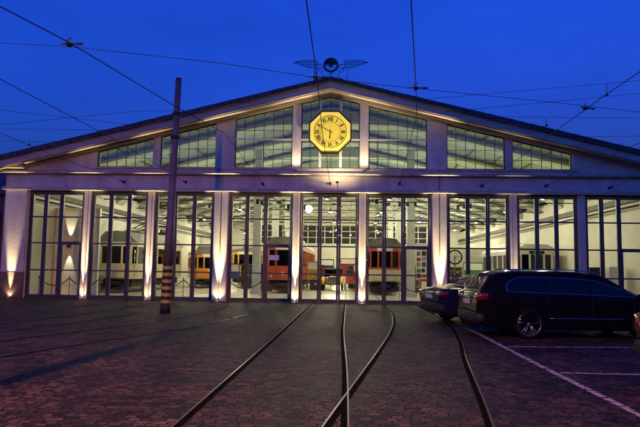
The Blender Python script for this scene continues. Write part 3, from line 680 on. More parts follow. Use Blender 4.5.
# ------------------------------------------------------------------ trams and museum vehicles
def tram(name, label, loc, rzr, Wd, L, H, mb, ml, mroof, nside=4, low=.75, zw=(1.58,2.5), cat='tram', front='three', post=None):
    t = thing(name, label, cat, loc, rzr); post = post or mb
    hw = Wd/2
    def plan(o=0, y1=L): return [(-hw+o,.55),(-hw*.80+o*.6,.12+o),(-hw*.42,o),(hw*.42,o),(hw*.80-o*.6,.12+o),(hw-o,.55),(hw-o,y1-.55-o*0),(hw*.5,y1-o),(-hw*.5,y1-o),(-hw+o,y1-.55)]
    d = MB(); d.prism_z(plan(), low, zw[0]-.12, False); d.build('lower_body', ml, t)
    d = MB(); d.prism_z(plan(-.015), zw[0]-.12, zw[0], False); d.build('waist_band', mb, t)
    d = MB(); d.prism_z(plan(.06), zw[0], zw[1]); d.build('glazing', M['carglass'], t)
    P = plan(.0); d = MB()
    def postat(x, y, sx=.05, sy=.05): d.box(x-sx, x+sx, y-sy, y+sy, zw[0], zw[1])
    for (x, y) in ((-hw+.05,.57),(hw-.05,.57),(-hw*.78,.17),(hw*.78,.17),(-hw*.36,.05),(hw*.36,.05)): postat(x, y)
    n = nside
    for i in range(1, n+1):
        y = lerp(.6, L-.6, i/n)
        for s in (-1,1): postat(s*(hw-.05), y, .05, .06)
    d.build('window_posts', post, t)
    d = MB(); d.prism_z(plan(-.005), zw[1], zw[1]+.25); d.build('cornice', post, t)
    d = MB(); z0 = zw[1]+.25
    prof = [(-hw-.03,z0),(hw+.03,z0),(hw*.93,z0+.14),(hw*.6,H-.05),(0,H),(-hw*.6,H-.05),(-hw*.93,z0+.14)]
    d.prism_y(prof, .12, L-.12); d.prism_y([(x*.8, z0+(z-z0)*.8) for x, z in prof], -.02, .119); d.build('roof', mroof, t)
    d = MB(); d.box(-hw*.75, hw*.75, .5, L-.5, .32, low); d.box(-.35,.35,-.25,.5,.42,.62); d.box(-hw*.8,hw*.8,.05,.14,.22,.5); d.build('underframe', M['black'], t)
    for y in (L*.28, L*.72):
        for s in (-1,1):
            q = MB(); q.lathe([(0.001,-.05),(.34,-.05),(.38,.0),(.34,.05),(.001,.05)], (s*.72, y, .39), 18, 'x'); q.build('wheel', M['steel'], t)
    q = MB(); q.lathe([(.001,-.09),(.09,-.08),(.12,0)], (0,0,1.12), 16, 'y'); q.build('headlight', M['clearlens'], t)
    q = MB(); q.box(-hw*.72,hw*.72,-.03,0,low+.02,low+.07); q.build('fender_bar', mroof, t)
    for xx in (-hw*.62, hw*.62):
        q = MB(); q.lathe([(.001,-.07),(.05,-.06),(.065,-.01)], (xx,.03,low+.22), 12, 'y'); q.build('marker_lamp', M['clearlens'], t)
    q = MB(); q.tube([(hw*.93,.2,low+.1),(hw*.98,.16,low+.15),(hw*.98,.16,zw[1]-.2),(hw*.93,.2,zw[1]-.15)], .018, 6); q.build('grab_rail', M['chrome'], t)
    q = MB(); q.tube([(-hw*.93,.2,low+.1),(-hw*.98,.16,low+.15),(-hw*.98,.16,zw[1]-.2),(-hw*.93,.2,zw[1]-.15)], .018, 6); q.build('grab_rail', M['chrome'], t)
    q = MB(); q.prism_x([(-.02,.28),(-.32,.18),(-.34,.22),(-.02,.42)], -hw*.62, hw*.62); q.build('lifeguard_tray', M['black'], t)
    q = MB(); q.box(-hw*.45, hw*.45, L*.25, L*.75, H-.06, H+.16); q.build('roof_clerestory', mroof, t)
    if cat == 'tram':
        q = MB(); a_ = H+.16
        for xx in (-.5,.5): q.tube([(xx,L*.42,a_),(xx*.8,L*.3,a_+.35),(xx*.7,L*.48,a_+.75)], .02, 6)
        q.tube([(-.8,L*.48,a_+.76),(.8,L*.48,a_+.76)], .03, 6); q.tube([(-.5,L*.42,a_),(.5,L*.42,a_)], .03, 6); q.build('current_collector', M['black'], t)
    for i in range(2):
        for s_ in (-1,1):
            q = MB(); q.blob((s_*hw*.5,L*(.28+.44*i),.55),(.35,1.5,.28),.4); q.build('axle_box', M['black'], t)
    q = MB(); q.box(-.45,.45,-.015,.05,zw[1]+.02,zw[1]+.22); q.build('destination_board', M['paper'] if front == 'three' else M['black'], t)
    return t
tram('red_tram', 'red tram with dark windows standing behind the fourth gate left of centre', (-2.95, 8.6, .02), 0, 2.2, 14, 3.3, M['t_red'], M['t_red'], M['t_roof'], 7, post=M['t_red'])
tram('red_tram', 'red and cream tram standing behind the gate right of the centre', (2.95, 8.6, .02), 0, 2.1, 14, 3.3, M['t_red'], M['t_cream'], M['t_roof'], 7, post=M['t_red'])
tram('cream_tram', 'pale cream tram with dark windows behind the second gate from the left', (-11.7, 5.6, .02), 0, 2.1, 9.5, 3.35, M['t_cream'], M['t_cream'], M['t_roof'], 5, post=M['t_cream'])
tram('orange_tram', 'small orange tram behind the third gate right of the striped mast', (-8.7, 14.6, .02), math.radians(20), 2.0, 6, 2.75, M['t_orange'], M['t_orange'], M['t_roof'], 4, low=.6, zw=(1.35,2.1), post=M['t_orange'])
tram('yellow_tram', 'yellow tram far back behind the left pane of the fourth gate', (-7.9, 23, .02), 0, 2.1, 8, 3.0, M['t_yellow'], M['t_yellow'], M['t_roof'], 4, post=M['t_yellow'])
tram('vintage_bus', 'old white bus with rounded grey roof behind the second gate from the right', (12.2, 10.6, .02), 0, 2.35, 14, 3.15, M['t_busbody'], M['t_busbody'], M['t_white'], 9, low=.55, zw=(1.45,2.5), cat='bus', front='bus', post=M['t_white'])

# yellow vintage car
vc = thing('vintage_car', 'small yellow vintage car with black folding top facing the central gate', 'car', (-.2,13.6,.02))
d = MB(); d.blob((0,1.5,.62),(1.15,2.8,.55),.45); d.blob((0,.25,.72),(.62,1.0,.5),.5); d.build('body', M['t_yellow'], vc)
for s in (-1,1):
    d = MB(); d.tube([(s*.62,-.25,.42),(s*.62,-.12,.72),(s*.62,.2,.80),(s*.62,.6,.55),(s*.62,1.2,.38)], [.10,.15,.15,.12,.07], 10); d.build('mudguard', M['t_yellow'], vc)
    for y in (.15, 2.5):
        q = MB(); q.lathe([(.18,-.05),(.33,-.06),(.36,0),(.33,.06),(.18,.05)], (s*.64,y,.36), 18, 'x'); wq = q.build('wheel', M['rubber'], vc)
        q = MB(); q.lathe([(.001,-.03),(.19,-.02),(.19,.02),(.001,.03)], (s*.64,y,.36), 14, 'x'); q.build('rim', M['t_yellow'], wq)
    d = MB(); d.lathe([(.001,-.10),(.10,-.09),(.11,0),(.05,.1),(.001,.12)], (s*.36,-.22,.82), 14, 'y'); d.build('headlight', M['chrome'], vc)
d = MB(); d.prism_x([(.9,1.42),(1.2,1.52),(2.5,1.50),(2.8,1.2),(2.75,1.15),(2.4,1.42),(1.2,1.46),(.9,1.37)], -.62, .62); d.build('folding_top', M['black'], vc)
d = MB(); d.box(-.33,.33,-.27,-.22,.5,.92); d.build('radiator', M['chrome'], vc)
d = MB(); d.box(-.55,.55,.86,.89,.9,1.38); d.build('windscreen', M['carglass'], vc)
# white display tent / sail
sh = thing('display_stand', 'white sloping exhibit stand beside the yellow vintage car', 'stand', (-1.9,20,.02))
d = MB(); d.add([(-.8,0,1.7),(1.5,0,1.0),(1.5,1.6,1.0),(-.8,1.6,1.7)], [(0,1,2,3)]); d.prism_y([(-.8,1.55),(1.5,.85),(1.5,.98),(-.8,1.69)], 0, 1.6); d.build('sloping_top', M['t_white'], sh)
for x in (-.7,1.4):
    d = MB(); d.box(x-.04,x+.04,.1,.18,0,.95 if x > 0 else 1.5); d.build('leg', M['steel'], sh)
# wheel exhibit
we = thing('wheel_exhibit', 'large black spoked wheel mounted behind the gate over the saloon car', 'wheel', (7.1,9.5,.02))
d = MB(); pts = [(.40*math.cos(2*PI*k/28),0,2.25+.40*math.sin(2*PI*k/28)) for k in range(28)]; d.tube(pts, .045, 8, closed=True); d.build('tyre', M['black'], we)
d = MB()
for k in range(8): t = k*PI/8*2; d.tube([(0,0,2.25),(.38*math.cos(t),0,2.25+.38*math.sin(t))], .014, 5)
d.build('spokes', M['steel'], we)
d = MB(); d.tube([(0,.08,0),(0,.08,2.25)], .04, 8); d.box(-.3,.3,-.15,.3,0,.06); d.build('stand', M['steel'], we)
# picture wall & red counter
pb = thing('picture_board', 'colourful picture board beside the column right of centre', 'display board', (5.15,8.6,.02))
d = MB(); d.box(-.42,.5,0,.05,.9,3.0); d.build('board', M['paper'], pb)
cols = [(.3,.03,.03),(.04,.12,.3),(.5,.35,.05),(.02,.02,.02),(.08,.25,.08),(.45,.4,.35)]
cm = [mat('poster_colour_%d' % i, c_, .6, var=.5, scale=9) for i, c_ in enumerate(cols)]
k = 0
for r_ in range(6):
    for c_ in range(3):
        x = -.38+c_*.28; z = 1.0+r_*.32; d = MB(); d.box(x, x+.22+random.uniform(-.04,.03), -.012, 0, z, z+.24+random.uniform(-.05,.04)); d.build('picture', cm[(k*5+r_) % 6], pb); k += 1
for x in (-.4,.45):
    d = MB(); d.box(x-.03,x+.03,0.0,.05,0,.9); d.build('leg', M['steel'], pb)
rc = thing('red_counter', 'small red counter table beside the column right of centre', 'table', (5.1,6.4,.02))
d = MB(); d.box(-.45,.5,-.3,.3,.86,.98); d.build('top', M['t_red'], rc)
for x in (-.4,.42):
    for y in (-.24,.24): d = MB(); d.box(x-.025,x+.025,y-.025,y+.025,0,.86); d.build('leg', M['t_red'], rc)
# cabinet, screen on right wall
cb = thing('white_cabinet', 'tall white cabinet against the right wall of the hall', 'cabinet', (13.25,2.8,.02))
d = MB(); d.box(-.3,.3,-.3,.3,.05,1.75); d.build('carcass', M['t_white'], cb)
d = MB(); d.box(-.27,.27,-.325,-.301,.1,1.7); d.build('door', M['t_white'], cb)
d = MB(); d.box(.2,.23,-.36,-.325,.85,1.0); d.build('handle', M['steel'], cb)
sc = thing('wall_monitor', 'black monitor box on a post left of the white cabinet', 'monitor', (12.45,2.9,.02))
d = MB(); d.box(-.28,.28,-.1,.1,1.2,1.72); d.build('screen', M['black'], sc); d = MB(); d.tube([(0,0,0),(0,0,1.2)], .03, 8); d.lathe([(.2,0),(.2,.03),(.001,.04)], n=14); d.build('stand', M['steel'], sc)
# skirting/red items
for x, y, sx, m_, lab, cat in ((-12.6,3.6,.5,'darksteel','low dark bench along the white wall behind the leftmost gate','bench'),):
    bn = thing('low_bench', lab, cat, (x,y,.02)); d = MB(); d.box(-.8,1.0,-.2,.2,.30,.36); d.build('seat', M[m_], bn)
    for xx in (-.7,.9): d = MB(); d.box(xx-.03,xx+.03,-.15,.15,0,.30); d.build('leg', M[m_], bn)
tram('green_tram', 'dark green tram standing far back right of the middle', (5.9, 24, .02), 0, 2.1, 10, 3.1, mat('tram_green', (.05,.12,.06), .4), M['t_cream'], M['t_roof'], 5, post=M['t_brown'])
tram('brown_tram', 'dark brown old tram standing far back left of the middle', (-5.0, 30, .02), 0, 2.1, 10, 3.1, M['t_brown'], M['t_brown'], M['t_roof'], 5, post=M['t_brown'])
hc = thing('hand_cart', 'dark red maintenance trolley right of the yellow vintage car', 'trolley', (1.15,15.5,.02))
d = MB(); d.box(-.5,.5,-.6,1.2,.45,.95); d.build('box', M['t_red'], hc); d = MB(); d.box(-.45,.45,-.5,1.1,.955,1.35); d.build('load', M['black'], hc)
for xx in (-.52,.52):
    for yy in (-.3,.9): d = MB(); d.lathe([(.001,-.04),(.24,-.04),(.24,.04),(.001,.04)], (xx,yy,.24), 16, 'x'); d.build('wheel', M['black'], hc)
for (x, y, hh, wd_, c_, lab) in ((-1.35,11.0,1.9,.7,2,'yellow information panel beside the red tram left of centre'),(1.45,12.5,1.8,.6,0,'red information panel beside the cream and red tram'),(-.9,22,2.2,1.2,3,'dark information panel far back behind the yellow car'),(-6.2,10.5,1.7,.8,1,'blue information panel between the orange tram and the column'),(8.9,13,2.0,1.3,4,'green information panel before the partition on the right'),(10.1,10.5,1.6,.6,3,'dark information panel left of the white bus'),(.9,28,2.4,1.6,0,'red banner panel deep in the hall')):
    ip = thing('information_panel', lab, 'display board', (x,y,.02), random.uniform(-.3,.3), 'information panels in the hall')
    d = MB(); d.box(-wd_/2,wd_/2,-.02,.02,.75,hh); d.build('panel', cm[c_], ip)
    d = MB(); d.box(-wd_/2+.06,wd_/2-.06,-.03,-.021,hh-.5,hh-.08); d.build('poster', M['paper'], ip)
    for xx in (-wd_/2+.05, wd_/2-.05): d = MB(); d.tube([(xx,0,0),(xx,0,.75)], .02, 6); d.build('leg', M['steel'], ip)
for k, (x, y) in enumerate(((-2.95,7),(2.95,7),(-2.95,11),(2.95,11),(0,12),(-5.9,12),(5.9,12))):
    m = MB(); m.tube([(x,.6+k*.01,5.0+.01*k),(x,40,5.0+.01*k)], .018, 5)
    for yy in range(2, 38, 4): m.blob((x, yy+k*.3, 5.03+.01*k), (.30,.08,.10), .5, 8, 5)
    tag(m.build('hall_trolley_wire', M['wire']), 'dark trolley wire with hangers running deep under the hall roof', 'wire', 'trolley wires inside the hall')
for k, (x, y, cnm, lab) in enumerate(((-1.25,14.5,5,'pale shelf of small exhibits beside the red tram near the middle'),(1.35,18.5,3,'dark shelf of small exhibits deep right of the yellow car'),(4.9,12.5,0,'reddish shelf of exhibits behind the picture board'),(-6.4,16.5,2,'yellowish shelf of exhibits between orange tram and column'),(8.6,17.5,4,'greenish shelf of exhibits before the display partition'),(-4.4,11.2,3,'dark shelf of exhibits at the left column'))):
    t = thing('exhibit_shelf', lab, 'shelf', (x,y,.02), random.uniform(-.15,.15), 'exhibit shelves in the hall')
    d = MB(); d.box(-.5,.5,.18,.22,0,1.7)
    for z in (.3,.75,1.2,1.65): d.box(-.5,.5,-.18,.179,z,z+.03)
    d.build('rack', M['steel'], t)
    for z in (.33,.78,1.23):
        for i in range(4):
            hh = random.uniform(.12,.36); xx = -.38+.25*i; d = MB(); d.blob((xx,0,z+hh/2),(random.uniform(.12,.22),.2,hh),random.choice((.3,.6,1.0)),12,8); d.build('exhibit', cm[(k+i*2+int(z*10)) % 6], t)
for k, (x, y) in enumerate(((-3.4,2.9),(2.2,3.1),(3.9,5.2),(-1.9,5.0),(-9.2,5.1),(7.0,6.1),(9.6,5.6),(-6.5,6.2))):
    t = thing('track_spotlight', 'black spotlight cluster hanging under the front part of the hall roof', 'spotlight', (x,y,4.75+.12*(k % 3)), random.uniform(0,3), 'spotlight clusters in the hall')
    d = MB(); d.tube([(0,0,0),(0,0,3.6 - .2427*abs(x)*.98)], .015, 6); d.tube([(-.5,0,0),(.5,0,0)], .03, 6); d.build('suspension_bar', M['iron'], t)
    for xx in (-.42,0,.42): d = MB(); d.lathe([(.001,-.02),(.07,-.03),(.085,-.2),(.06,-.19),(.001,-.15)], (xx,0,0), 12); d.build('spotlight_head', M['iron'], t)
# rope barriers
def barrier(x0, x1, y, n, label):
    t = thing('rope_barrier', label, 'barrier', ((x0+x1)/2, y, .02), 0, 'rope barriers behind the gates'); cx = (x0+x1)/2
    xs = [lerp(x0, x1, i/n)-cx for i in range(n+1)]
    for x in xs:
        d = MB(); d.lathe([(.13,0),(.13,.02),(.02,.05),(.018,.88),(.035,.90),(.03,.95),(.001,.96)], (x,0,0), 14); d.build('post', M['steel'], t)
    for a, b_ in zip(xs, xs[1:]):
        d = MB(); d.tube([(lerp(a,b_,k/10), 0, .86-.36*4*(k/10)*(1-k/10)) for k in range(11)], .022, 6); d.build('rope', M['rope'], t)
barrier(-13.5, -10.6, 1.3, 2, 'black rope barrier behind the leftmost gate')
barrier(-8.2, -5.2, 1.3, 2, 'black rope barrier behind the third gate beside the striped mast')
barrier(-4.6, -1.6, 1.3, 2, 'black rope barrier behind the fourth gate before the red tram')
barrier(1.7, 4.6, 1.3, 2, 'black rope barrier behind the gate right of centre')
# wall sconce in leftmost bay
ws = thing('wall_sconce', 'black up and down wall light shining on the white wall behind the leftmost gate', 'lamp', (-12.1,3.0,.02))
d = MB(); d.box(-1.75,.5,.25,.45,0,4.3); d.build('wall_panel', M['hallwall'], ws)
d = MB(); d.blob((-.95,.10,2.42),(.18,.14,.2),.4); d.build('housing', M['black'], ws)
for up in (0, 1):
    L = bpy.data.lights.new('sconce_light', 'SPOT'); L.energy = 200 if up else 130; L.color = (1,.92,.6); L.spot_size = math.radians(34); L.spot_blend = .5; L.shadow_soft_size = .02
    lo = bpy.data.objects.new('sconce_light', L); COL.objects.link(lo); lo.parent = ws; lo.location = (-.95,.08,2.42+(.12 if up else -.12)); lo.rotation_euler = (PI-.12 if up else .12, 0, 0)
# door notice
nt_ = MB(); nt_.box(-2.62,-2.18,.10,.118,1.83,2.05); tag(nt_.build('door_notice', M['paper']), 'white paper notice on the wicket door of the fourth gate', 'notice')
# spare parts on left: pantograph-like gear on a shelf
pg = thing('pantograph_exhibit', 'black folded pantograph frame above the cream tram', 'pantograph', (-10.9,9.4,3.45))
d = MB()
for y in (-.4,.4):
    d.tube([(-1.1,y,.25),(-.2,y,.75),(.9,y,.95)], .03, 6); d.tube([(-.9,y,.05),(.2,y,.45),(1.2,y,.35)], .03, 6)
for x, z in ((-1.1,.25),(.9,.95),(1.2,.35),(-.2,.75)): d.tube([(x,-.6,z),(x,.6,z)], .028, 6)
d.build('arms', M['black'], pg); d = MB(); d.box(-1.0,1.0,-.5,.5,-.08,.02); d.box(-.6,-.5,-.4,.4,.02,.2); d.box(.5,.6,-.4,.4,.02,.2); d.build('base', M['black'], pg)

# ------------------------------------------------------------------ cars
def make_car(name, label, loc, rzr, top, belt, L, W, H, wheels, wr, paint, sidewins, rearglass, windscreen, lights, plate, rails=False, under=.20):
    t = thing(name, label, 'car', loc, rzr, 'cars parked in front of the depot')
    zt = lambda x: smooth_interp(top, x)
    bl = lambda x: smooth_interp(belt, x)
    zb = lambda x: interp([(0,.36),(.25,under+.03),(.7,under),(L-.8,under),(L-.25,under+.02),(L,.30)], x)
    def pl(x):
        d_ = min(x, L-x); e = .55
        return 1-.20*(1-d_/e)**2.2 if d_ < e else 1-.015*((x-L/2)/(L/2))**2
    def hw(x, z):
        b_ = bl(x)
        if z <= b_: return W/2*pl(x)*(1-.05*((z-.62)/.42)**2 if z > .62 else 1-.035*((.62-z)/.4)**2)
        return W/2*pl(x)*(1-.05*((b_-.62)/.42)**2) - (z-b_)*.40
    def ztop(x, y): return zt(x)+.035*(1-min(1, abs(y)/(W*.42))**2)
    xs = []; x = 0
    while x < L: xs.append(x); x += .02 if (x < .5 or x > L-.5) else .05
    xs.append(L)
    def section(x):
        T, B, b_ = zt(x), zb(x), bl(x)
        bb = min(b_, T-.05); P = []
        zz = [B+.0, B+.05]+[lerp(B+.05, bb, k/5) for k in range(1,6)]
        P.append((0,B)); P.append((hw(x,B)*.6,B)); P.append((hw(x,B)*.93,B))
        for z in zz[1:]: P.append((hw(x,z), z))
        edge = .06 if T-bb > .12 else .02
        for k in (.25,.5,.75,1): z = lerp(bb, T-edge, k); P.append((hw(x, z), z))
        we = hw(x, T-edge)
        P.append((we-.03, T-edge*.35)); P.append((we-.09, T+.0))
        for k in (.75,.5,.25,0): y = (we-.09)*k; P.append((y, T+ (ztop(x,y)-T)*(1-(k)**2)/(1-0) if k else ztop(x,0)))
        return [(x,-y,z) for y, z in P][::-1][:-1] + [(x,y,z) for y, z in P]
    secs = [section(x) for x in xs]; n = len(secs[0])
    b = MB()
    for s_ in secs: b.v += s_
    for i in range(len(secs)-1):
        for k in range(n):
            k2 = (k+1) % n
            if k2 == 0:   # close ring: first and last point are both on y=0 top -> same location, bridge
                continue
            b.f.append((i*n+k, i*n+k2, (i+1)*n+k2, (i+1)*n+k)); b.sm.append(True)
    b.f.append(tuple(range(n-1))); b.sm.append(False)
    b.f.append(tuple((len(secs)-1)*n+k for k in range(n-2,-1,-1))); b.sm.append(False)
    bo = b.build('body', M[paint], t)
    import bmesh
    bm = bmesh.new(); bm.from_mesh(bo.data); bmesh.ops.remove_doubles(bm, verts=bm.verts, dist=.0004); bmesh.ops.recalc_face_normals(bm, faces=bm.faces); bm.to_mesh(bo.data); bm.free()
    # wheel arches
    cutters = []
    for wx in wheels:
        for s in (-1,1):
            q = MB(); q.lathe([(.001,-.14),(wr+.055,-.14),(wr+.055,.16),(.001,.16)], (wx, s*(W/2-.06), wr), 32, 'y'); co = q.build('cut', M['black']); cutters.append(co)
            bm = bmesh.new(); bm.from_mesh(co.data); bmesh.ops.remove_doubles(bm, verts=bm.verts, dist=.002); bmesh.ops.recalc_face_normals(bm, faces=bm.faces); bm.to_mesh(co.data); bm.free()
            md = bo.modifiers.new('b', 'BOOLEAN'); md.object = co; md.operation = 'DIFFERENCE'; md.solver = 'EXACT'
    for (x0, x1, lo, hi) in sidewins:
        n_ = 10; xa, xb = x0+.035, x1-.035
        pts_lo = [(lerp(xa,xb,i/n_), lo(lerp(xa,xb,i/n_))+.025) for i in range(n_+1)]
        pts_hi = [(x_, max(min(hi(x_), zt(x_)-.055)-.025, lo(x_)+.03)) for x_ in [lerp(xa,xb,i/n_) for i in range(n_,-1,-1)]]
        q = MB(); q.prism_y(pts_lo+pts_hi, -1.3, 1.3); co = q.build('cut', M['black']); cutters.append(co)
        bm = bmesh.new(); bm.from_mesh(co.data); bmesh.ops.recalc_face_normals(bm, faces=bm.faces); bm.to_mesh(co.data); bm.free()
        md = bo.modifiers.new('b', 'BOOLEAN'); md.object = co; md.operation = 'DIFFERENCE'; md.solver = 'EXACT'
    for sx in (wheels[0]+.55, wheels[1]-1.25):
        for sy in (-.38,.38):
            q = MB(); q.blob((sx, sy, belt[1][1]-.02),(.16,.50,.40),.5); q.blob((sx+.02, sy, belt[1][1]+.24),(.10,.26,.16),.6); q.build('seat_back', M['black'], t)
    bpy.context.view_layer.update()
    me = bpy.data.meshes.new_from_object(bo.evaluated_get(bpy.context.evaluated_depsgraph_get())); bo.modifiers.clear(); bo.data = me
    for co in cutters: bpy.data.objects.remove(co)
    for wx in wheels:
        for s in (-1,1):
            yy = s*(W/2-.10)
            q = MB(); q.lathe([(wr*.78,-.09),(wr*.9,-.105),(wr*.985,-.085),(wr,-.05),(wr,.05),(wr*.985,.085),(wr*.9,.105),(wr*.78,.09)], (wx,yy,wr), 36, 'y'); wo = q.build('wheel', M['rubber'], t)
            q = MB(); q.lathe([(wr*.79,-.085*s*-1),(wr*.75,.08*s),(wr*.72,.03*s),(wr*.72,-.06*s)], (wx,yy,wr), 36, 'y')
            ring_pts = [(wx+wr*.77*math.cos(2*PI*k/36), yy+.085*s, wr+wr*.77*math.sin(2*PI*k/36)) for k in range(36)]; q.tube(ring_pts, .011, 6, closed=True)
            for k in range(5):
                for dd in (-.17,.17):
                    a = 2*PI*k/5+.3; c0 = (wx+.05*math.cos(a+dd), yy+.060*s, wr+.05*math.sin(a+dd)); c1 = (wx+wr*.75*math.cos(a+dd*.9), yy+.078*s, wr+wr*.75*math.sin(a+dd*.9)); q.tube([c0,c1], [.020,.014], 6)
            q.lathe([(.001,.085*s),(.05,.08*s),(.065,.05*s)], (wx,yy,wr), 16, 'y'); q.build('rim', M['alloy'], wo)
            q = MB(); q.lathe([(.001,-.0),(wr*.74,0)], (wx,yy-.01*s,wr), 24, 'y'); q.build('brake_disc', M['black'], wo)
    # side windows
    for s in (-1,1):
        tr = MB(); allb = []
        for (x0, x1, lo, hi) in sidewins:
            g_ = MB(); rows = []
            nx = 14
            for j in range(5):
                row = []
                for i in range(nx+1):
                    x = lerp(x0, x1, i/nx); za = lo(x); zc = min(hi(x), zt(x)-.055); z = lerp(za, max(zc, za+.004), j/4); row.append((x, s*(hw(x,z)+.005), z))
                rows.append(row)
            g_.grid(rows); g_.build('side_window', M['tint2'] if x0 > 2.4 else M['tint1'], t)
            allb.append(rows)
        first, last = allb[0], allb[-1]
        loop = []
        for r_ in allb: loop += r_[0]
        loop += [row[-1] for row in last[1:]]
        for r_ in allb[::-1]: loop += r_[-1][::-1][1:] if r_ is last else r_[-1][::-1]
        loop += [row[0] for row in first[1:-1]][::-1]
        tr.tube([(p[0], p[1]+s*.004, p[2]) for p in loop], .009, 6, closed=True); tr.build('window_trim', M['chrome'], t)
        # side moulding & sill line
        sm = MB(); xm = [lerp(wheels[0]+wr+.12, wheels[1]-wr-.12, k/12) for k in range(13)]
        sm.tube([(x, s*(hw(x,.47)+.004), .47) for x in xm], .011, 6); sm.build('side_moulding', M['chrome'] if rails else M[paint], t)
        for hx in (2.05, 3.0) if rails else (1.9, 2.75):
            hn = MB(); zz = bl(hx)-.09; hn.tube([(hx-.09, s*(hw(hx,zz)+.004), zz),(hx-.06, s*(hw(hx,zz)+.03), zz),(hx+.06, s*(hw(hx,zz)+.03), zz),(hx+.09, s*(hw(hx,zz)+.004), zz)], .012, 6); hn.build('door_handle', M[paint], t)
        # door gaps
        dg = MB()
        for dx in ((1.62,2.62,3.58) if rails else (1.45,2.35,3.3)):
            dg.tube([(dx, s*(hw(dx,z)+.001), z) for z in [lerp(.32, bl(dx)-.01, k/6) for k in range(7)]], .004, 4)
        dg.build('door_gap', M['black'], t)
        # mirror
        mx = windscreen[0]-.1; mr = MB(); mr.blob((mx, s*(hw(mx,bl(mx))+.13), bl(mx)+.06), (.14,.22,.15), .6); mr.tube([(mx, s*(hw(mx,bl(mx))-.02), bl(mx)),(mx, s*(hw(mx,bl(mx))+.09), bl(mx)+.04)], .02, 6); mr.build('mirror', M[paint], t)
        if rails:
            rr = MB(); xr = [lerp(.75, 2.95, k/14) for k in range(15)]
            rr.tube([(x, s*(hw(x, zt(x)-.06)-.07), zt(x)+ (.045 if 0 < k < 14 else .0)) for k, x in enumerate(xr)], .014, 6); rr.build('roof_rail', M['chrome'], t)
    def topglass(x0, x1, wfrac, nm, off):
        g_ = MB(); rows = []
        for i in range(13):
            x = lerp(x0, x1, i/12); T = zt(x); we = (hw(x, T-.06)-.09)*wfrac
            rows.append([(x+off*.8, lerp(-we, we, j/10), ztop(x, lerp(-we,we,j/10))*1.0+.010) for j in range(11)])
        g_.grid(rows); g_.build(nm, M['carglass'], t)
    topglass(rearglass[0], rearglass[1], .93, 'rear_window', -.010); topglass(windscreen[0]-.9+.0, windscreen[0], .94, 'windscreen', .010)
    # bumper lip, lights, plate
    bp = MB(); bp.blob((.13,0,.46),(.34,W*.90,.26),.35, 28, 10); bp.build('rear_bumper', M['black'], t)
    fb = MB(); fb.blob((L-.16,0,.42),(.36,W*.90,.28),.35, 28, 10); fb.build('front_bumper', M[paint], t)
    lx, lz, lw, lh = lights
    for s in (-1,1):
        q = MB(); q.blob((lx, s*(W/2*.80-.02), lz), (.26, lw, lh), .45); q.build('tail_light', M['taillight'], t)
        q = MB(); q.blob((lx-.07, s*(W/2*.66), lz-.01), (.12, lw*.42, lh*.30), .5); q.build('reversing_lens', M['clearlens'], t)
        q = MB(); q.blob((L-.30, s*(W/2*.74), .66), (.36,.34,.15), .5); q.build('headlight', M['clearlens'], t)
    wp = MB(); wp.tube([(rearglass[0]+.02, .0, zt(rearglass[0]+.02)+.04),(rearglass[0]+.12, .32, zt(rearglass[0]+.12)+.045)], .009, 6); wp.build('rear_wiper', M['black'], t)
    px, pz = plate; q = MB(); q.box(px-.012, px, -.26, .26, pz-.055, pz+.055); q.build('number_plate', M['plate'], t)
    q = MB(); q.blob((px+.01,0,pz+.10),(.05,.62,.03),.5); q.build('plate_trim', M['chrome'], t)
    return t
wag_top = [(0,.60),(.03,.86),(.07,.98),(.13,1.06),(.36,1.38),(.44,1.44),(.56,1.475),(1.2,1.515),(2.1,1.52),(2.7,1.475),(3.0,1.395),(3.75,1.00),(3.9,.965),(4.35,.86),(4.6,.76),(4.74,.60)]
wag_belt = [(0,.92),(.6,1.02),(1.5,1.00),(3.0,.955),(3.8,.90),(4.77,.75)]
lo_w = lambda x: smooth_interp([(.5,1.06),(1.5,1.035),(3.0,.985),(3.75,.955)], x)
hi_w = lambda x: smooth_interp([(.56,1.10),(.68,1.20),(.80,1.31),(.95,1.36),(1.2,1.385),(2.1,1.37),(2.7,1.325),(3.05,1.23),(3.72,.965)], x)
make_car('estate_car', 'black estate car with chrome window trim and roof rails parked nearest the depot gates', (3.70,-11.10,0), math.radians(5), wag_top, wag_belt, 4.77, 1.82, 1.5, (1.16,3.84), .34, 'carblack',
  [(.68,1.58,lo_w,hi_w),(1.62,2.60,lo_w,hi_w),(2.64,3.70,lo_w,hi_w)], (.14,.41), (3.78,), (.14,.93,.36,.19), (.0,.80), rails=True)
sed_top = [(0,.62),(.03,.86),(.08,.955),(.2,.985),(.62,1.00),(.80,1.04),(1.50,1.36),(1.75,1.395),(2.2,1.41),(2.6,1.38),(2.85,1.30),(3.55,.97),(3.7,.94),(4.2,.84),(4.42,.72),(4.52,.55)]
sed_belt = [(0,.90),(.8,.96),(2.4,.93),(3.6,.89),(4.52,.72)]
lo_s = lambda x: smooth_interp([(.9,1.0),(2.4,.965),(3.5,.93)], x)
hi_s = lambda x: smooth_interp([(1.0,1.02),(1.5,1.25),(1.8,1.30),(2.3,1.31),(2.7,1.26),(3.45,.94)], x)
make_car('saloon_car', 'dark blue saloon car parked behind the black estate with its boot toward the tracks', (3.22,-8.0,0), math.radians(14), sed_top, sed_belt, 4.52, 1.78, 1.42, (.90,3.55), .315, 'carblue',
  [(.98,1.62,lo_s,hi_s),(1.66,2.46,lo_s,hi_s),(2.50,3.42,lo_s,hi_s)], (.78,1.46), (3.55,), (.13,.84,.40,.17), (.0,.76))
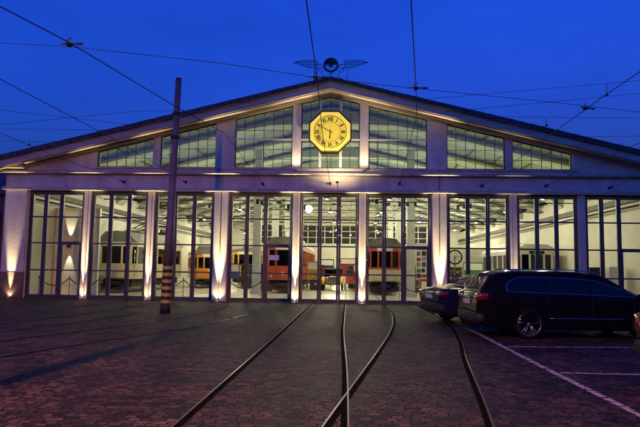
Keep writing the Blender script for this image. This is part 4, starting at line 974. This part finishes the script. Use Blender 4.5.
make_car('parked_car', 'dark car cropped by the right edge of the picture with only its tail light showing', (5.02,-17.35,0), math.radians(0), wag_top, wag_belt, 4.77, 1.80, 1.5, (.98,3.72), .325, 'cargrey',
  [(.68,1.58,lo_w,hi_w),(1.62,2.60,lo_w,hi_w),(2.64,3.70,lo_w,hi_w)], (.14,.46), (3.78,), (.14,.80,.30,.30), (.045,.60))

# ------------------------------------------------------------------ street lamp behind the viewer (throws the warm light and the mast's shadow)
sl = thing('street_lamp', 'tall sodium street lamp at the back of the yard', 'street lamp', (-4.75,-31.5,0))
d = MB(); d.tube([(0,0,0),(0,0,8.6),(0,.3,9.0),(0,1.0,9.15)], [.09,.06,.05,.045], 12); d.build('pole', M['mast'], sl)
d = MB(); d.blob((0,1.3,9.14),(.26,.7,.14),.6); d.build('lamp_head', M['steel'], sl)
d = MB(); d.box(-.09,.09,1.05,1.55,9.045,9.065); d.build('lamp_glass', emis('sodium_lamp', (1,.38,.14), 12), sl)
L = bpy.data.lights.new('sodium_light', 'SPOT'); L.energy = 22000; L.color = (1,.33,.14); L.spot_size = math.radians(134); L.spot_blend = 1; L.shadow_soft_size = .10
lo = bpy.data.objects.new('sodium_light', L); COL.objects.link(lo); lo.parent = sl; lo.location = (0,1.3,8.9); lo.rotation_euler = (math.radians(29),0,math.radians(9))

# houses across the street, behind the viewer
M['house'] = mat('dull_house_plaster', (.12,.10,.09), .9, var=.2)
for k, (x, w_, h_) in enumerate(((-62,30,11),(-31,28,14),(-2,26,12),(26,26,15),(56,30,12))):
    hs_ = thing('terrace_house', ['wide low','tall','narrow','tallest','rightmost'][k]+' dim house across the street behind the yard', 'building', (x,-66,0), 0, 'houses across the street')
    d = MB(); d.box(-w_/2,w_/2,-6,6,0,h_); d.build('wall', M['house'], hs_)
    d = MB(); d.prism_x([(-6.4,h_),(0,h_+4),(6.4,h_)], -w_/2-.3, w_/2+.3); d.build('roof', M['roof'], hs_)
    for i in range(int(w_/4)):
        for j in range(int(h_/3.6)):
            d = MB(); xx = -w_/2+2+i*4; d.box(xx-.55,xx+.55,6.0,6.05,1.2+j*3.4,2.9+j*3.4); d.build('window', M['carglass'], hs_)

# ------------------------------------------------------------------ sky, sun, camera
wd = bpy.data.worlds.new('World'); S.world = wd; wd.use_nodes = True; N = wd.node_tree.nodes; Lk = wd.node_tree.links
bg = N['Background']; sky = N.new('ShaderNodeTexSky'); sky.sky_type = 'NISHITA'; sky.sun_disc = False
SE, SR = math.radians(-2.0), math.radians(200)
sky.sun_elevation = SE; sky.sun_rotation = SR; sky.ozone_density = 6; sky.dust_density = .3; sky.air_density = 1.0
tn = N.new('ShaderNodeMix'); tn.data_type = 'RGBA'; tn.blend_type = 'MULTIPLY'; tn.clamp_result = False; tn.inputs[0].default_value = 1; tn.inputs[7].default_value = (.70, 3.8, 4.95, 1)
Lk.new(sky.outputs[0], tn.inputs[6]); gt = N.new('ShaderNodeTexCoord'); gm = N.new('ShaderNodeMapping'); gm.inputs['Scale'].default_value = (1.2,1.2,3.5); cn = N.new('ShaderNodeTexNoise'); cn.inputs['Scale'].default_value = 1.6; cn.inputs['Detail'].default_value = 5
Lk.new(gt.outputs['Generated'], gm.inputs[0]); Lk.new(gm.outputs[0], cn.inputs['Vector'])
cr = N.new('ShaderNodeMapRange'); cr.inputs[1].default_value = .3; cr.inputs[2].default_value = .7; cr.inputs[3].default_value = .84; cr.inputs[4].default_value = 1.12; Lk.new(cn.outputs['Fac'], cr.inputs[0])
vm = N.new('ShaderNodeVectorMath'); vm.operation = 'SCALE'; Lk.new(tn.outputs[2], vm.inputs[0]); Lk.new(cr.outputs[0], vm.inputs['Scale']); Lk.new(vm.outputs[0], bg.inputs[0]); bg.inputs[1].default_value = 1.0
sun = bpy.data.lights.new('sun', 'SUN'); sun.energy = .01; sun.angle = math.radians(20); sun.color = (.5,.6,1)
so = bpy.data.objects.new('sun', sun); COL.objects.link(so); so.rotation_euler = (math.radians(75), 0, math.radians(-20))

f, pi_, ya, ro = 586.5879, .092, -.0499, .0151
cam = bpy.data.cameras.new('camera'); cam.sensor_width = 36; cam.lens = f/640*36; cam.clip_end = 600; cam.clip_start = .05
F = Vector((math.cos(pi_)*math.sin(ya), math.cos(pi_)*math.cos(ya), math.sin(pi_))); R0 = Vector((math.cos(ya), -math.sin(ya), 0)); U0 = R0.cross(F)
X = R0*math.cos(ro) + U0*math.sin(ro); Y = -R0*math.sin(ro) + U0*math.cos(ro); Z = -F
co = bpy.data.objects.new('camera', cam); COL.objects.link(co)
co.matrix_world = Matrix(((X.x,Y.x,Z.x,CAMP.x),(X.y,Y.y,Z.y,CAMP.y),(X.z,Y.z,Z.z,CAMP.z),(0,0,0,1)))
S.camera = co
S.view_settings.view_transform = 'Standard'; S.view_settings.look = 'None'; S.view_settings.exposure = 0; S.view_settings.gamma = 1
S.render.engine = 'CYCLES'
S.cycles.max_bounces = 6; S.cycles.transparent_max_bounces = 12; S.cycles.sample_clamp_indirect = 4
